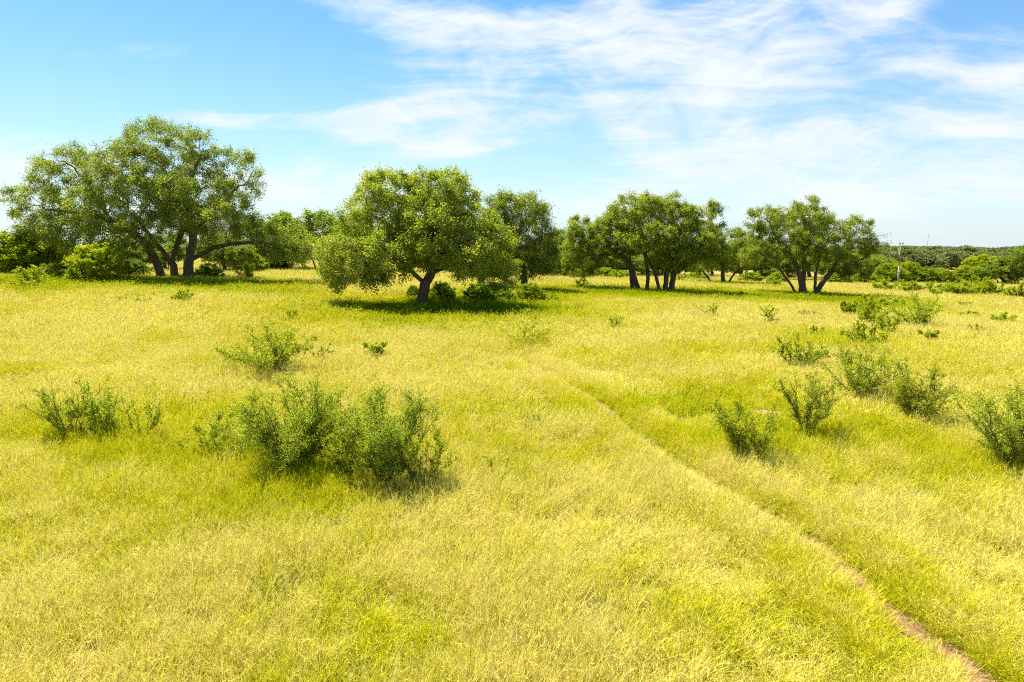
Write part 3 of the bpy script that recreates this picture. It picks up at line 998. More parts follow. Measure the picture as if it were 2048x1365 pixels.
bushes = [  # shaded and sunny ones have shade and sun put into their leaf colour
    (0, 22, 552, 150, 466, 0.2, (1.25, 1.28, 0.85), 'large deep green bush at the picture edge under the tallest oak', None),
    (1, 84, 552, 120, 458, 1.2, (1.45, 1.4, 0.8), 'large bush with sunlit yellow green top next to the tallest oak', None),  # sunlit look comes from the brightened leaf colour
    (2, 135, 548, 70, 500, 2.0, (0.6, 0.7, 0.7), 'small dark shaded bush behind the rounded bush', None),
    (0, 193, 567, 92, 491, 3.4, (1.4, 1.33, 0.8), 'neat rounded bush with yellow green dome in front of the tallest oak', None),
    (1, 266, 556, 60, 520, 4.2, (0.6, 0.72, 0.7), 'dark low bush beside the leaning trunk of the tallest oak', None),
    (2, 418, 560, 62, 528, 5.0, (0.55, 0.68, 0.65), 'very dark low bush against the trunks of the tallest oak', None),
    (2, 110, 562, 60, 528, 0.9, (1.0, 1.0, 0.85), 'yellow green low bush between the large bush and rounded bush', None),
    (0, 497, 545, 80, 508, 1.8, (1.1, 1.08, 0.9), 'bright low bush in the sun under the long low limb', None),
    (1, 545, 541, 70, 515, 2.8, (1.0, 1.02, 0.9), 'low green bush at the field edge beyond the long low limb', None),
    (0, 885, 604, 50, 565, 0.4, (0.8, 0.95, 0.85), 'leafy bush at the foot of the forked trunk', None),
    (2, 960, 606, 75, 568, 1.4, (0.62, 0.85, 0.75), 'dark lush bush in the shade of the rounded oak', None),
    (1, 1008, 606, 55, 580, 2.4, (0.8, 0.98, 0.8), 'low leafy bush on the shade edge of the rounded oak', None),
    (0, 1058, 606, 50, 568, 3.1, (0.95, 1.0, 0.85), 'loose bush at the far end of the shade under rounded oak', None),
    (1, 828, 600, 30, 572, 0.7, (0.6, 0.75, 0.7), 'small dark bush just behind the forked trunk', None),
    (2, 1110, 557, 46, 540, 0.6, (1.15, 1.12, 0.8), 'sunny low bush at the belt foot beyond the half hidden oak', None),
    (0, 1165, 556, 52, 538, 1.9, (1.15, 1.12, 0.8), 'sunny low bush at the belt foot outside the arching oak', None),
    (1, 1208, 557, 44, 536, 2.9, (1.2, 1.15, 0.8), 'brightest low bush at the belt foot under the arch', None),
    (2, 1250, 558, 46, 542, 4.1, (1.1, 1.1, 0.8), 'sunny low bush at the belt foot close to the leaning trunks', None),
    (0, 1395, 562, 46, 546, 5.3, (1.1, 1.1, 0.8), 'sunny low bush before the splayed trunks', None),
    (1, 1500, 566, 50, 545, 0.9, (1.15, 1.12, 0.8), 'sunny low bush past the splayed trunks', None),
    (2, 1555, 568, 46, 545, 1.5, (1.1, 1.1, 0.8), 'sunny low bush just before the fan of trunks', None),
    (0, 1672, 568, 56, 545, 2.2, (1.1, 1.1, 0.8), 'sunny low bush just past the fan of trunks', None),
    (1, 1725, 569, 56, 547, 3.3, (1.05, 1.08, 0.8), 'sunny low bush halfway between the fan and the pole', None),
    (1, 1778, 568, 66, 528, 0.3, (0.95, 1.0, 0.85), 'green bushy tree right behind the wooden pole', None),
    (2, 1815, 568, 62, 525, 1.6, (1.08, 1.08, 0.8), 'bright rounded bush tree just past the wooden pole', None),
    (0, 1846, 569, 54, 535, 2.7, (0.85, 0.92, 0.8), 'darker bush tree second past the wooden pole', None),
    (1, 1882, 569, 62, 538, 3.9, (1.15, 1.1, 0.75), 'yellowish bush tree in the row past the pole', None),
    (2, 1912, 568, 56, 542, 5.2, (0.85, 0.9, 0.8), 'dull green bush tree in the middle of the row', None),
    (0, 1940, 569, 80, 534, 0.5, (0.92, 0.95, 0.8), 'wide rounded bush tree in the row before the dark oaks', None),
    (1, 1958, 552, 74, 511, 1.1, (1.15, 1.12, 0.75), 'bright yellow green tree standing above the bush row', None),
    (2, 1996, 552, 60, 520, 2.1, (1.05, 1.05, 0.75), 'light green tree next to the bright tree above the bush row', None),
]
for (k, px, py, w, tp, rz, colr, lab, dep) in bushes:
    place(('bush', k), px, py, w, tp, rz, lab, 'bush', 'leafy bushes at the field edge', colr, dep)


# ------------------------------------------------------------------ thorny shrubs (mesquite / huisache like)
def shrub_meshes(h, w, seed, n_stem=9, dens=1.0, leaf=(0.034, 0.017), upright=0.5, bare=0.12, fan=1.0, nleaf=7, shift=0.0, thick=0.75):
    rng = np.random.default_rng(seed)
    P, par, rad = [], [], []
    LP = []

    def add(p, q, r):
        P.append(p)
        par.append(q)
        rad.append(r)
        return len(P) - 1

    def walk(start, parent, d, L, r, seg, wig, up):
        out = []
        n = max(2, int(L / seg))
        p, pr = start.copy(), parent
        for k in range(n):
            d = d + rng.normal(0, wig, 3) + np.array([0, 0, up])
            d = d / math.sqrt(d @ d)
            p = p + d * seg
            pr = add(p, pr, r * (1 - 0.82 * (k + 1) / n) + 0.0018)
            out.append((pr, d.copy(), (k + 1) / n))
        return out
    sc = max(0.5, min(1.6, h / 1.6))
    hub = add(np.array([0, 0, -0.08]), -1, 0.02 * sc * thick)
    for s in range(int(n_stem * 1.4)):
        a = rng.uniform(0, 2 * np.pi)
        # outward lean: reach the half width at the tips
        fr = fan * rng.uniform(0.03, 1.0) ** 0.36
        hx = 0.5 * w * fr * rng.uniform(0.75, 1.05)
        hz = h * (1.0 - (0.42 if upright < 0.6 else 0.30) * fr ** 2) * rng.uniform(0.82, 1.10)
        L = math.hypot(hx, hz)
        d = norm(np.array([math.cos(a) * hx, math.sin(a) * hx, hz * 0.85]))
        b = np.array([math.cos(a), math.sin(a), 0]) * rng.uniform(0, 0.07) * sc
        b[2] = 0.0
        r0 = (0.009 + 0.008 * rng.uniform()) * sc * thick
        root = add(b, hub, r0)
        st = walk(b, root, d, L, r0, 0.09 * sc, 0.10, 0.012)
        for (i, dd, t) in st:
            if t < 0.18:
                continue
            for _ in range(rng.poisson(1.7 * dens)):
                nd = norm(dd * 0.9 + norm(rng.normal(0, 1, 3)) * 0.85 + np.array([0, 0, 0.18]))
                L2 = 0.22 * h * (0.5 + 2.0 * t * (1.1 - t)) * rng.uniform(0.35, 1.0)
                br = walk(P[i], i, nd, L2, rad[i] * 0.6, 0.055 * sc, 0.20, 0.02)
                if rng.uniform() < bare:
                    continue
                ct = rng.normal(0, 0.12)
                for (j, d3, t2) in br:
                    m = rng.poisson(nleaf * 0.55)
                    for _ in range(m):
                        u = P[j] - d3 * rng.uniform(0, 0.055 * sc)
                        LP.append((u[0], u[1], u[2], ct))
                    if rng.uniform() < 0.55 * dens:
                        d4 = norm(d3 * 0.6 + norm(rng.normal(0, 1, 3)) * 0.9)
                        tw = walk(P[j], j, d4, rng.uniform(0.08, 0.2) * sc, 0.003, 0.05 * sc, 0.2, 0.02)
                        for (q, d5, t3) in tw:
                            for _ in range(rng.poisson(nleaf)):
                                u = P[q] - d5 * rng.uniform(0, 0.05 * sc)
                                LP.append((u[0], u[1], u[2], ct))
            if t > 0.45 and rng.uniform() > bare:
                for _ in range(rng.poisson(nleaf * 0.6)):
                    u = P[i] - dd * rng.uniform(0, 0.09 * sc)
                    LP.append((u[0], u[1], u[2], 0.05))
    P, par, rad = np.array(P), np.array(par), np.array(rad)
    ex = np.percentile(P[:, 0], 98) - np.percentile(P[:, 0], 2)
    fit = np.array([np.clip(w / ex, 0.6, 1.7)] * 2 + [np.clip(h / np.percentile(P[:, 2], 99.3), 0.7, 1.5)])
    P = P * fit
    v, f, th = rings(P, par, rad)
    sm = build_mesh('stems', v, f, True, {'thin': th * 0.6})
    LP = np.array(LP) if LP else np.zeros((1, 4))
    pos = LP[:, :3] * fit + rng.normal(0, 0.024 * sc, (len(LP), 3))
    ok = pos[:, 2] > 0.03
    pos, ct = pos[ok], LP[ok, 3]
    tint = np.clip(0.42 + ct + shift + rng.normal(0, 0.15, len(pos)), 0, 1)
    v, f, t = leaf_cards(pos, rng, leaf[0], leaf[1], tint, 0.4)
    fm = build_mesh('foliage', v, f, False, {'tint': t})
    sm.materials.append(MAT_STEM)
    fm.materials.append(MAT_SHRUB)
    return sm, fm


N_LEAVES = 0


def shrub(px, py, w_px, h_px, seed, label, color=(1, 1, 1), name='thorny_shrub', cat='shrub', group='thorny shrubs dotted over the field', meshes=None, rz=0.0, **kw):
    b = ground_at(px, py)
    s = F / math.hypot(b[1], CAM_H - b[2])
    # perspective from above: height from the ray over the base
    top = at_depth(px, py - h_px, b[1])[2] - b[2]
    w = 0.98 * w_px / s
    top = max(top, 0.15)
    e = link(name, None, loc=tuple(b))
    tag(e, label, cat, group)
    e.rotation_euler = (0, 0, rz)
    if meshes is None:
        lf = 0.021 + 0.0010 * b[1]
        if b[1] > 19:                      # farther off: fewer, larger leaflets
            lf *= 1.35
            kw.setdefault('nleaf', 4)
            kw['dens'] = kw.get('dens', 1.0) * 0.8
        kw.setdefault('leaf', (lf, lf * 0.5))
        sm, fm = shrub_meshes(top, w, seed, **kw)
    else:
        sm, fm, mh, mw = meshes
        e.scale = (w / mw, w / mw, top / mh)
    link('stems', sm, None, e)
    fo = link('foliage', fm, None, e)
    fo.color = tuple(color) + (1,)
    return e


near = [  # px, py, w, h, seed, label, kwargs
    (148, 884, 135, 125, 1, 'spindly shrub with bare wands at the outer end of the foreground shrubs', dict(n_stem=11, dens=0.75, bare=0.25)),
    (205, 888, 95, 118, 2, 'leafier shrub growing against the spindly outermost foreground shrub', dict(n_stem=9, dens=0.95)),
    (285, 892, 100, 98, 3, 'small open shrub with one bent bare stem, third from the outer end', dict(n_stem=7, dens=0.55, bare=0.35)),
    (432, 915, 120, 88, 4, 'flat spreading shrub leaning outward before the big feathery shrub', dict(n_stem=8, dens=0.9)),
    (470, 935, 60, 62, 5, 'dark little sapling tucked beside the flat spreading shrub', dict(n_stem=5, dens=0.7)),
    (592, 948, 180, 185, 6, 'big full feathery green shrub in the foreground group', dict(n_stem=18, dens=1.4, upright=0.7)),
    (700, 968, 95, 130, 7, 'thin drooping shrub between the two tallest foreground shrubs', dict(n_stem=9, dens=1.0, bare=0.15)),
    (768, 978, 150, 200, 8, 'tallest pointed feathery shrub of the foreground group', dict(n_stem=15, dens=1.2, upright=0.8)),
    (852, 980, 105, 118, 9, 'loose shrub at the inner end of the foreground group', dict(n_stem=8, dens=0.7)),
    (880, 852, 50, 50, 10, 'tiny upright weed stem behind the foreground shrub group', dict(n_stem=3, dens=0.6)),
    (990, 982, 55, 68, 11, 'nearly bare leaning sapling alone past the foreground group', dict(n_stem=2, dens=0.5, bare=0.3)),
    (545, 750, 170, 100, 12, 'dense dark rounded shrub alone in the pale grass', dict(n_stem=18, dens=1.1, bare=0.02)),
    (640, 733, 58, 46, 13, 'scraggy small shrub touching the dense rounded shrub', dict(n_stem=6, dens=0.5, bare=0.4)),
    (1055, 696, 85, 66, 14, 'sparse two stemmed shrub near the start of the trail', dict(n_stem=9, dens=0.55, bare=0.3)),
    (1490, 922, 120, 124, 15, 'vase shaped green shrub nearest the trail', dict(n_stem=11, dens=1.0)),
    (1612, 882, 100, 134, 16, 'slender shrub with a tall leader and a long low side branch', dict(n_stem=8, dens=0.85, upright=0.8)),
    (1716, 798, 132, 116, 17, 'wide bushy shrub with arching side wands', dict(n_stem=15, dens=1.05)),
    (1830, 852, 88, 120, 18, 'upright dark shrub in front of the wide bushy shrub', dict(n_stem=11, dens=1.05, upright=0.8)),
    (2040, 952, 180, 182, 19, 'large dark shrub cut off by the picture edge', dict(n_stem=16, dens=1.05, upright=0.7)),
    (1596, 738, 84, 70, 20, 'rounded shrub with dark stems behind the slender shrub', dict(n_stem=11, dens=0.9)),
    (1826, 656, 90, 70, 21, 'round airy light green shrub on bare stems farther back', dict(n_stem=18, dens=1.0, shift=0.12)),
    (1732, 694, 85, 50, 22, 'low leafy shrub behind the wide bushy shrub', dict(n_stem=14, dens=1.0)),
    (1700, 636, 42, 32, 23, 'small tight ball shrub beside the airy shrub', dict(n_stem=14, dens=1.3, bare=0.0)),
]
for (px, py, w, h, sd, lab, kw) in near:
    rc = np.random.default_rng(sd * 7)
    v = rc.uniform(0.9, 1.18)
    shrub(px, py, w, h, 500 + sd, lab, color=(v * rc.uniform(0.94, 1.06), v, v * rc.uniform(0.8, 1.3)), **kw)

PM = []
for k, (hh, ww, kw) in enumerate([(1.3, 1.7, dict(n_stem=14, dens=1.1, bare=0.05)), (1.0, 1.8, dict(n_stem=12, dens=1.0)), (1.5, 1.2, dict(n_stem=9, dens=0.9, upright=0.8)),
                                  (0.9, 0.5, dict(n_stem=4, dens=0.7, bare=0.7, fan=0.5, upright=0.8)), (0.8, 0.7, dict(n_stem=7, dens=0.7, bare=0.45, fan=0.7, upright=0.8))]):
    sm, fm = shrub_meshes(hh, ww, 900 + k, leaf=(0.055, 0.029), nleaf=7, **kw)
    PM.append((sm, fm, hh, ww))

small = [  # mesh, px, py, w, h, label
    (3, 1225, 661, 32, 30, 'bare twiggy sapling in pale grass beyond the trail head'),
    (3, 1425, 641, 26, 36, 'thin dry sapling below the shade of the grove'),
    (3, 1541, 652, 34, 42, 'bare leaning sapling below the open crowned oak'),
    (4, 1612, 637, 30, 16, 'tiny weed tuft below the fan of five trunks'),
    (1, 1632, 676, 36, 24, 'small low shrub above the rounded dark stemmed shrub'),
    (0, 1742, 652, 48, 40, 'leafy shrub between the ball shrub and the airy shrub'),
    (2, 1772, 674, 44, 44, 'small upright shrub at the foot of the airy shrub'),
    (0, 1732, 630, 46, 40, 'light shrub standing behind the ball shrub'),
    (4, 1780, 618, 34, 24, 'thin weed in shade behind the airy shrub'),
    (0, 2008, 650, 38, 24, 'compact dark green shrub alone in pale grass by the picture edge'),
    (1, 1950, 670, 40, 20, 'low flat shrub below the compact dark shrub'),
    (4, 1866, 688, 34, 28, 'upright grass green weed below the airy shrub'),
    (1, 1936, 637, 40, 15, 'low brown green weed patch past the airy shrub'),
    (4, 1922, 617, 20, 14, 'tiny weed tuft in the pale far grass'),
    (4, 582, 643, 22, 24, 'bare twig sapling in front of the shade patch'),
    (4, 760, 720, 42, 36, 'small weedy shrub past the dense rounded shrub'),
    (0, 370, 607, 32, 28, 'small round shrub in pale grass before the tallest oak'),
    (2, 498, 562, 38, 38, 'upright sapling in the shade edge of the tallest oak'),
    (2, 62, 572, 42, 40, 'light sapling in front of the large sunlit bush'),
    (0, 44, 580, 40, 22, 'low weedy shrub in front of the picture edge bush'),
    (0, 1772, 584, 42, 25, 'round green shrub just before the wooden pole'),
    (0, 1812, 587, 42, 26, 'round green shrub just past the wooden pole foot'),
    (2, 1858, 585, 22, 22, 'narrow little shrub between pole and the thicket'),
    (1, 1894, 590, 44, 26, 'first shrub of the bright thicket at the far field end'),
    (0, 1925, 592, 56, 30, 'broad dark shrub in the middle of the bright thicket'),
    (0, 1955, 592, 44, 38, 'tallest shrub of the bright thicket'),
    (1, 1986, 592, 46, 28, 'last shrub of the bright thicket'),
    (1, 2036, 600, 50, 32, 'weedy shrub at the picture edge below the dark oaks'),
    (4, 1866, 594, 26, 18, 'yellow weed in front of the bright thicket'),
    (0, 1232, 560, 24, 20, 'tiny round shrub in the sun behind the grove'),
    (1, 1185, 556, 36, 18, 'low yellow green shrub under the arching oak'),
    (0, 1135, 552, 36, 16, 'low green shrub at the field edge before the greyish oak'),
    (2, 1362, 566, 20, 18, 'tiny sapling in the sun past the four trunks'),
    (0, 1545, 575, 26, 20, 'light green sapling before the shaded oak, by the five trunks'),
    (1, 1508, 566, 36, 20, 'low green shrub between splayed trunks and five trunks'),
    (1, 1475, 598, 34, 14, 'dark weed clump in the shade strip of the open oak'),
    (4, 1160, 578, 24, 20, 'twiggy weed between rounded oak shade and grove shade'),
    (1, 1095, 606, 40, 22, 'pale weed clump at the outer end of rounded oak shade'),
    (0, 1948, 640, 14, 10, 'tiny dark weed in the pale far grass'),
    (1, 720, 628, 60, 14, 'low weed patch along the rounded oak shade front'),
    (1, 1035, 636, 60, 22, 'straggling weed in front of the rounded oak shade'),
    (1, 1625, 598, 34, 12, 'weed at the foot of the fan of five trunks'),
    (4, 245, 604, 20, 12, 'tiny weed in pale grass before the leaning trunk'),
    (4, 280, 608, 26, 12, 'low weed in pale grass between rounded bush and forks'),
    (1, 1905, 800, 40, 24, 'faint green weed clump beyond the upright dark shrub'),
    (1, 1560, 716, 36, 18, 'low dark clump leaning on the dark stemmed shrub'),
    (4, 1060, 860, 34, 34, 'sparse weed in the grass beside the trail bend'),
    (4, 525, 1200, 50, 40, 'single bare weed stem low in the near grass'),
]
for n, (k, px, py, w, h, lab) in enumerate(small):
    nm = {3: 'bare_sapling', 4: 'weed'}.get(k, 'thorny_shrub')
    shrub(px, py, w, h, 0, lab, meshes=PM[k], rz=n * 1.7, name=nm, color=(1.25, 1.22, 0.9), cat='shrub' if k < 3 else 'plant', group='small shrubs and saplings in the far grass')


# ------------------------------------------------------------------ wooden pole and far mast
def tube(p0, p1, r0, r1, sides=10):
    p0, p1 = np.array(p0, float), np.array(p1, float)
    d = norm(p1 - p0)
    u = norm(np.cross(d, [0.3, 0.9, 0.1]))
    v = np.cross(d, u)
    a = np.arange(sides) * 2 * np.pi / sides
    c = np.cos(a)[:, None] * u + np.sin(a)[:, None] * v
    vs_ = np.vstack([p0 + c * r0, p1 + c * r1])
    k = np.arange(sides)
    f = np.stack([k, (k + 1) % sides, sides + (k + 1) % sides, sides + k], -1)
    caps = np.array([[0, i + 1, i] for i in range(1, sides - 1)] + [[sides, sides + i, sides + i + 1] for i in range(1, sides - 1)])
    return vs_, f, caps


def tubes_mesh(name, segs, sides=8):
    V, Q, T, n = [], [], [], 0
    for s in segs:
        v, f, c = tube(*s, sides=sides)
        V.append(v)
        Q.append(f + n)
        T.append(c + n)
        n += len(v)
    return build_mesh(name, np.vstack(V), [np.vstack(Q), np.vstack(T)], True)


b = ground_at(1795, 572)
ph = at_depth(1797, 491, b[1])[2] - b[2]
pole = link('utility_pole', None, loc=tuple(b))
tag(pole, 'weathered wooden utility pole with insulators on top past the open oak', 'pole')
link('post', tubes_mesh('post', [((0, 0, -0.3), (0.03, 0, ph * 0.5), 0.17, 0.145), ((0.03, 0, ph * 0.5), (0.06, 0, ph), 0.145, 0.115)], 12), MAT_WOOD, pole)
link('bracket', tubes_mesh('bracket', [((0.06, -0.16, ph - 0.1), (-0.22, -0.16, ph + 0.28), 0.05, 0.05), ((0.06, -0.16, ph - 0.1), (0.36, -0.16, ph + 0.25), 0.05, 0.05)], 6), MAT_METAL, pole)
for sx in (-0.22, 0.36):
    link('insulator', tubes_mesh('insulator', [((sx, -0.16, ph + 0.24), (sx, -0.16, ph + 0.42), 0.13, 0.14), ((sx, -0.16, ph + 0.42), (sx, -0.16, ph + 0.56), 0.11, 0.07)], 8), MAT_DARK, pole)
link('conduit', tubes_mesh('conduit', [((0.02, -0.25, 0.0), (0.04, -0.2, ph * 0.36), 0.035, 0.035)], 6), MAT_METAL, pole)
link('junction_box', tubes_mesh('junction_box', [((0.04, -0.26, ph * 0.33), (0.04, -0.26, ph * 0.38), 0.14, 0.14)], 4), MAT_METAL, pole)

MY = 900.0
mb = at_depth(1853, 515, MY)
mb[2] = float(terrain(mb[0], mb[1]))
mtop = at_depth(1854, 469, MY)[2] - mb[2]
mast = link('radio_mast', None, loc=tuple(mb))
tag(mast, 'thin grey lattice radio mast rising over the far wooded ridge', 'mast')
c3 = [(0.55 * math.cos(a), 0.55 * math.sin(a)) for a in (0.3, 0.3 + 2.094, 0.3 + 4.189)]
link('mast_legs', tubes_mesh('mast_legs', [((x, y, 0), (x * 0.8, y * 0.8, mtop), 0.13, 0.11) for x, y in c3], 5), MAT_METAL, mast)
br = []
nb = int(mtop / 1.6)
for k in range(nb):
    z0, z1 = k * mtop / nb, (k + 1) * mtop / nb
    for q in range(3):
        a, b2 = c3[q], c3[(q + 1) % 3]
        br.append(((a[0] * 0.9, a[1] * 0.9, z0), (b2[0] * 0.9, b2[1] * 0.9, z1), 0.05, 0.05))
link('lattice_bracing', tubes_mesh('lattice_bracing', br, 4), MAT_METAL, mast)
for dz_ in (0.0, -2.5):
    link('antenna', tubes_mesh('antenna', [((-1.3, 0, mtop + dz_), (1.3, 0, mtop + dz_), 0.14, 0.14), ((1.1, 0, mtop + dz_ - 0.8), (1.1, 0, mtop + dz_ + 1.0), 0.2, 0.2)], 6), MAT_METAL, mast)

# a stone lying in the grass
def stone(px, py, r, seed, label):
    b = ground_at(px, py)
    rr = np.random.default_rng(seed)
    nu_, nv_ = 12, 7
    V = []
    for j in range(nv_):
        for i in range(nu_):
            th, ph_ = 2 * np.pi * i / nu_, np.pi * j / (nv_ - 1)
            k = 1 + 0.22 * math.sin(2 * th + seed) * math.sin(ph_) + rr.normal(0, 0.05)
            V.append((r * k * math.sin(ph_) * math.cos(th) * 1.3, r * k * math.sin(ph_) * math.sin(th), r * 0.7 * math.cos(ph_) + r * 0.4))
    fq = [[j * nu_ + i, (j + 1) * nu_ + i, (j + 1) * nu_ + (i + 1) % nu_, j * nu_ + (i + 1) % nu_] for j in range(nv_ - 1) for i in range(nu_)]
    tag(link('stone', build_mesh('stone', V, np.array(fq), True), MAT_ROCK, loc=tuple(b)), label, 'stone')


stone(1358, 625, 0.28, 2, 'small dark stone in the pale grass in front of the grove')
stone(2045, 617, 0.35, 5, 'dark stone in the grass at the picture edge below the thicket')

# ------------------------------------------------------------------ scatter (geometry nodes): grass, undergrowth, far woods
SRC = bpy.data.collections.new('scatter_sources')


def scatter(name, points, attrs, sources, label):
    """points with per-point kind / yaw / tilt / size; every point carries one source mesh"""
    me = bpy.data.meshes.new(name)
    pts_ = np.asarray(points, np.float32)
    me.vertices.add(len(pts_))
    me.vertices.foreach_set("co", pts_.ravel())
    for k, v in attrs.items():
        v = np.asarray(v)
        if v.ndim == 2:
            a = me.attributes.new(k, 'FLOAT_VECTOR', 'POINT')
            a.data.foreach_set("vector", v.astype(np.float32).ravel())
        elif v.dtype.kind == 'i':
            a = me.attributes.new(k, 'INT', 'POINT')
            a.data.foreach_set("value", v.astype(np.int32))
        else:
            a = me.attributes.new(k, 'FLOAT', 'POINT')
            a.data.foreach_set("value", v.astype(np.float32))
    o = link(name, me)
    coll = bpy.data.collections.new(name + '_sources')
    for k, (sme, mat) in enumerate(sources):
        so = bpy.data.objects.new('%s_source_%02d' % (name, k), sme)
        if not sme.materials:
            sme.materials.append(mat)
        coll.objects.link(so)
    g = bpy.data.node_groups.new(name + '_scatter', 'GeometryNodeTree')
    g.interface.new_socket('Geometry', in_out='INPUT', socket_type='NodeSocketGeometry')
    g.interface.new_socket('Geometry', in_out='OUTPUT', socket_type='NodeSocketGeometry')
    gi, go = g.nodes.new('NodeGroupInput'), g.nodes.new('NodeGroupOutput')
    iop = g.nodes.new('GeometryNodeInstanceOnPoints')
    ci = g.nodes.new('GeometryNodeCollectionInfo')
    ci.inputs[0].default_value = coll
    ci.inputs[1].default_value = True
    ci.inputs[2].default_value = True

    def na(nm, tp):
        n = g.nodes.new('GeometryNodeInputNamedAttribute')
        n.data_type = tp
        n.inputs[0].default_value = nm
        return n.outputs[0]
    e2r = g.nodes.new('FunctionNodeEulerToRotation')
    g.links.new(na('rot', 'FLOAT_VECTOR'), e2r.inputs[0])
    g.links.new(gi.outputs[0], iop.inputs['Points'])
    g.links.new(ci.outputs[0], iop.inputs['Instance'])
    iop.inputs['Pick Instance'].default_value = True
    g.links.new(na('which', 'INT'), iop.inputs['Instance Index'])
    g.links.new(e2r.outputs[0], iop.inputs['Rotation'])
    g.links.new(na('size', 'FLOAT_VECTOR'), iop.inputs['Scale'])
    g.links.new(iop.outputs[0], go.inputs[0])
    md = o.modifiers.new('scatter', 'NODES')
    md.node_group = g
    tag(o, label, kind='stuff')
    return o


def blades(rng, centres, n, spread, h, wd, lean, seg=3, heads=0.0, curl=0.5, tones=None, hs=None):
    """curved grass blades in clumps round the given centres; some carry a loose seed head. Vectorised."""
    m = len(centres)
    N = m * n
    k = np.repeat(np.arange(m), n)
    a = rng.uniform(0, 2 * np.pi, N)
    r = spread * np.sqrt(rng.uniform(0, 1, N))
    base = np.column_stack([centres[k, 0] + r * np.cos(a), centres[k, 1] + r * np.sin(a), np.full(N, -0.03)])
    a2 = a + rng.normal(0, 0.9, N)
    hd = np.column_stack([np.cos(a2), np.sin(a2), np.zeros(N)])
    L = h * rng.uniform(0.5, 1.15, N) * (1 if hs is None else hs[k])
    ln = lean * rng.uniform(0.15, 1.35, N)
    sd = np.column_stack([-hd[:, 1], hd[:, 0], np.zeros(N)]) * (wd * rng.uniform(0.6, 1.3, N) * 0.5)[:, None]
    tone = rng.normal(0, 0.17, N) + (0 if tones is None else tones[k])
    V = np.zeros((N, seg + 1, 2, 3))
    B = np.zeros((N, seg + 1, 2))
    for j in range(seg + 1):
        t = j / seg
        p = base + hd * (L * ln * (t * 0.62 + 0.6 * curl * t * t))[:, None]
        p[:, 2] += L * (t - 0.24 * np.minimum(ln, 1.2) * t * t)
        wj = 1 - 0.6 * t
        V[:, j, 0], V[:, j, 1] = p - sd * wj, p + sd * wj
        B[:, j] = (tone + 0.22 - 0.40 * t)[:, None]
    q = []
    b0 = np.arange(N)[:, None] * 2 * (seg + 1)
    for j in range(seg):
        q.append(b0 + np.array([[2 * j, 2 * j + 1, 2 * j + 3, 2 * j + 2]]))
    Q = np.concatenate(q)
    V2, B2, T = V.reshape(-1, 3), B.reshape(-1), np.zeros((0, 3), int)
    hsel = np.where(rng.uniform(0, 1, N) < heads)[0]
    if len(hsel):
        tip = V[hsel, -1].mean(1)
        pv = norm(tip - V[hsel, -2].mean(1))
        tv, tb = [], []
        for c in range(5):
            d = norm(pv + rng.normal(0, 0.45, pv.shape))
            s2 = norm(np.cross(d, rng.normal(0, 1, d.shape))) * wd * 0.7
            o = tip - pv * 0.035 * c
            ll = rng.uniform(0.05, 0.10, len(hsel))[:, None]
            tv.append(np.stack([o - s2, o + s2, o + d * ll], 1).reshape(-1, 3))
        tv = np.concatenate(tv)
        T = len(V2) + np.arange(len(tv)).reshape(-1, 3)
        V2 = np.vstack([V2, tv])
        B2 = np.concatenate([B2, np.full(len(tv), -0.38)])
    return V2, Q, T, B2


def join_blades(sets):
    V, Q, T, B, c = [], [], [], [], 0
    for (v, q, t, b_) in sets:
        V.append(v)
        Q.append(q + c)
        T.append(t + c)
        B.append(b_)
        c += len(v)
    return build_mesh('grass_patch', np.vstack(V), [np.vstack(Q), np.vstack(T)], False, {'blade': np.concatenate(B)})


def disc(rng, n, r):
    a, q = rng.uniform(0, 2 * np.pi, n), r * np.sqrt(rng.uniform(0, 1, n))
    return np.column_stack([q * np.cos(a), q * np.sin(a)])


def patch(seed, radius, clumps, n, spread, h, wd, lean, seg, heads, stems):
    """a piece of sward: leafy clumps of different height and tone with seed stems standing over them"""
    rng = np.random.default_rng(seed)
    c = disc(rng, clumps, radius)
    out = [blades(rng, c, n, spread, h, wd, lean, seg, heads, 0.5, rng.normal(0.05, 0.24, clumps), rng.uniform(0.45, 1.5, clumps))]
    c2 = disc(rng, stems, radius)
    out.append(blades(rng, c2, 9, spread * 0.8, h * 1.45, wd * 0.75, lean * 0.75, seg, 0.85, 0.6, rng.normal(-0.22, 0.10, stems), rng.uniform(0.7, 1.2, stems)))
    return join_blades(out)


def weed_tuft(seed, n, spread, h, leaf):
    rng = np.random.default_rng(seed)
    P = np.column_stack([rng.normal(0, spread, n), rng.normal(0, spread, n), np.abs(rng.normal(0.5, 0.28, n)) * h])
    v, f, t = leaf_cards(P, rng, leaf, leaf * 0.55, np.zeros(n), 1.0)
    return build_mesh('weed', v, f, False, {'blade': np.repeat(rng.normal(0.05, 0.15, n), 4)})


SOURCES = []
for k in range(3):
    SOURCES.append((patch(1000 + k, 0.04, 1, 40, 0.13, 0.30, 0.0055, 0.95, 3, 0.1, 1), MAT_GRASS))        # 0-2 single tufts by the trail
for k in range(6):
    SOURCES.append((patch(1010 + k, 0.55, 20, 34, 0.10, 0.29, 0.0062, 0.85, 3, 0.10, 16), MAT_GRASS))     # 3-8 near
for k in range(5):
    SOURCES.append((patch(1020 + k, 1.1, 46, 25, 0.15, 0.29, 0.0120, 0.95, 2, 0.12, 34), MAT_GRASS))        # 9-13 middle
for k in range(5):
    SOURCES.append((patch(1030 + k, 2.3, 90, 22, 0.24, 0.31, 0.020, 0.85, 2, 0.1, 40), MAT_GRASS))         # 14-18 far
for k in range(4):
    SOURCES.append((patch(1040 + k, 3.8, 110, 17, 0.5, 0.36, 0.036, 0.8, 2, 0.05, 40), MAT_GRASS))         # 19-22 farthest
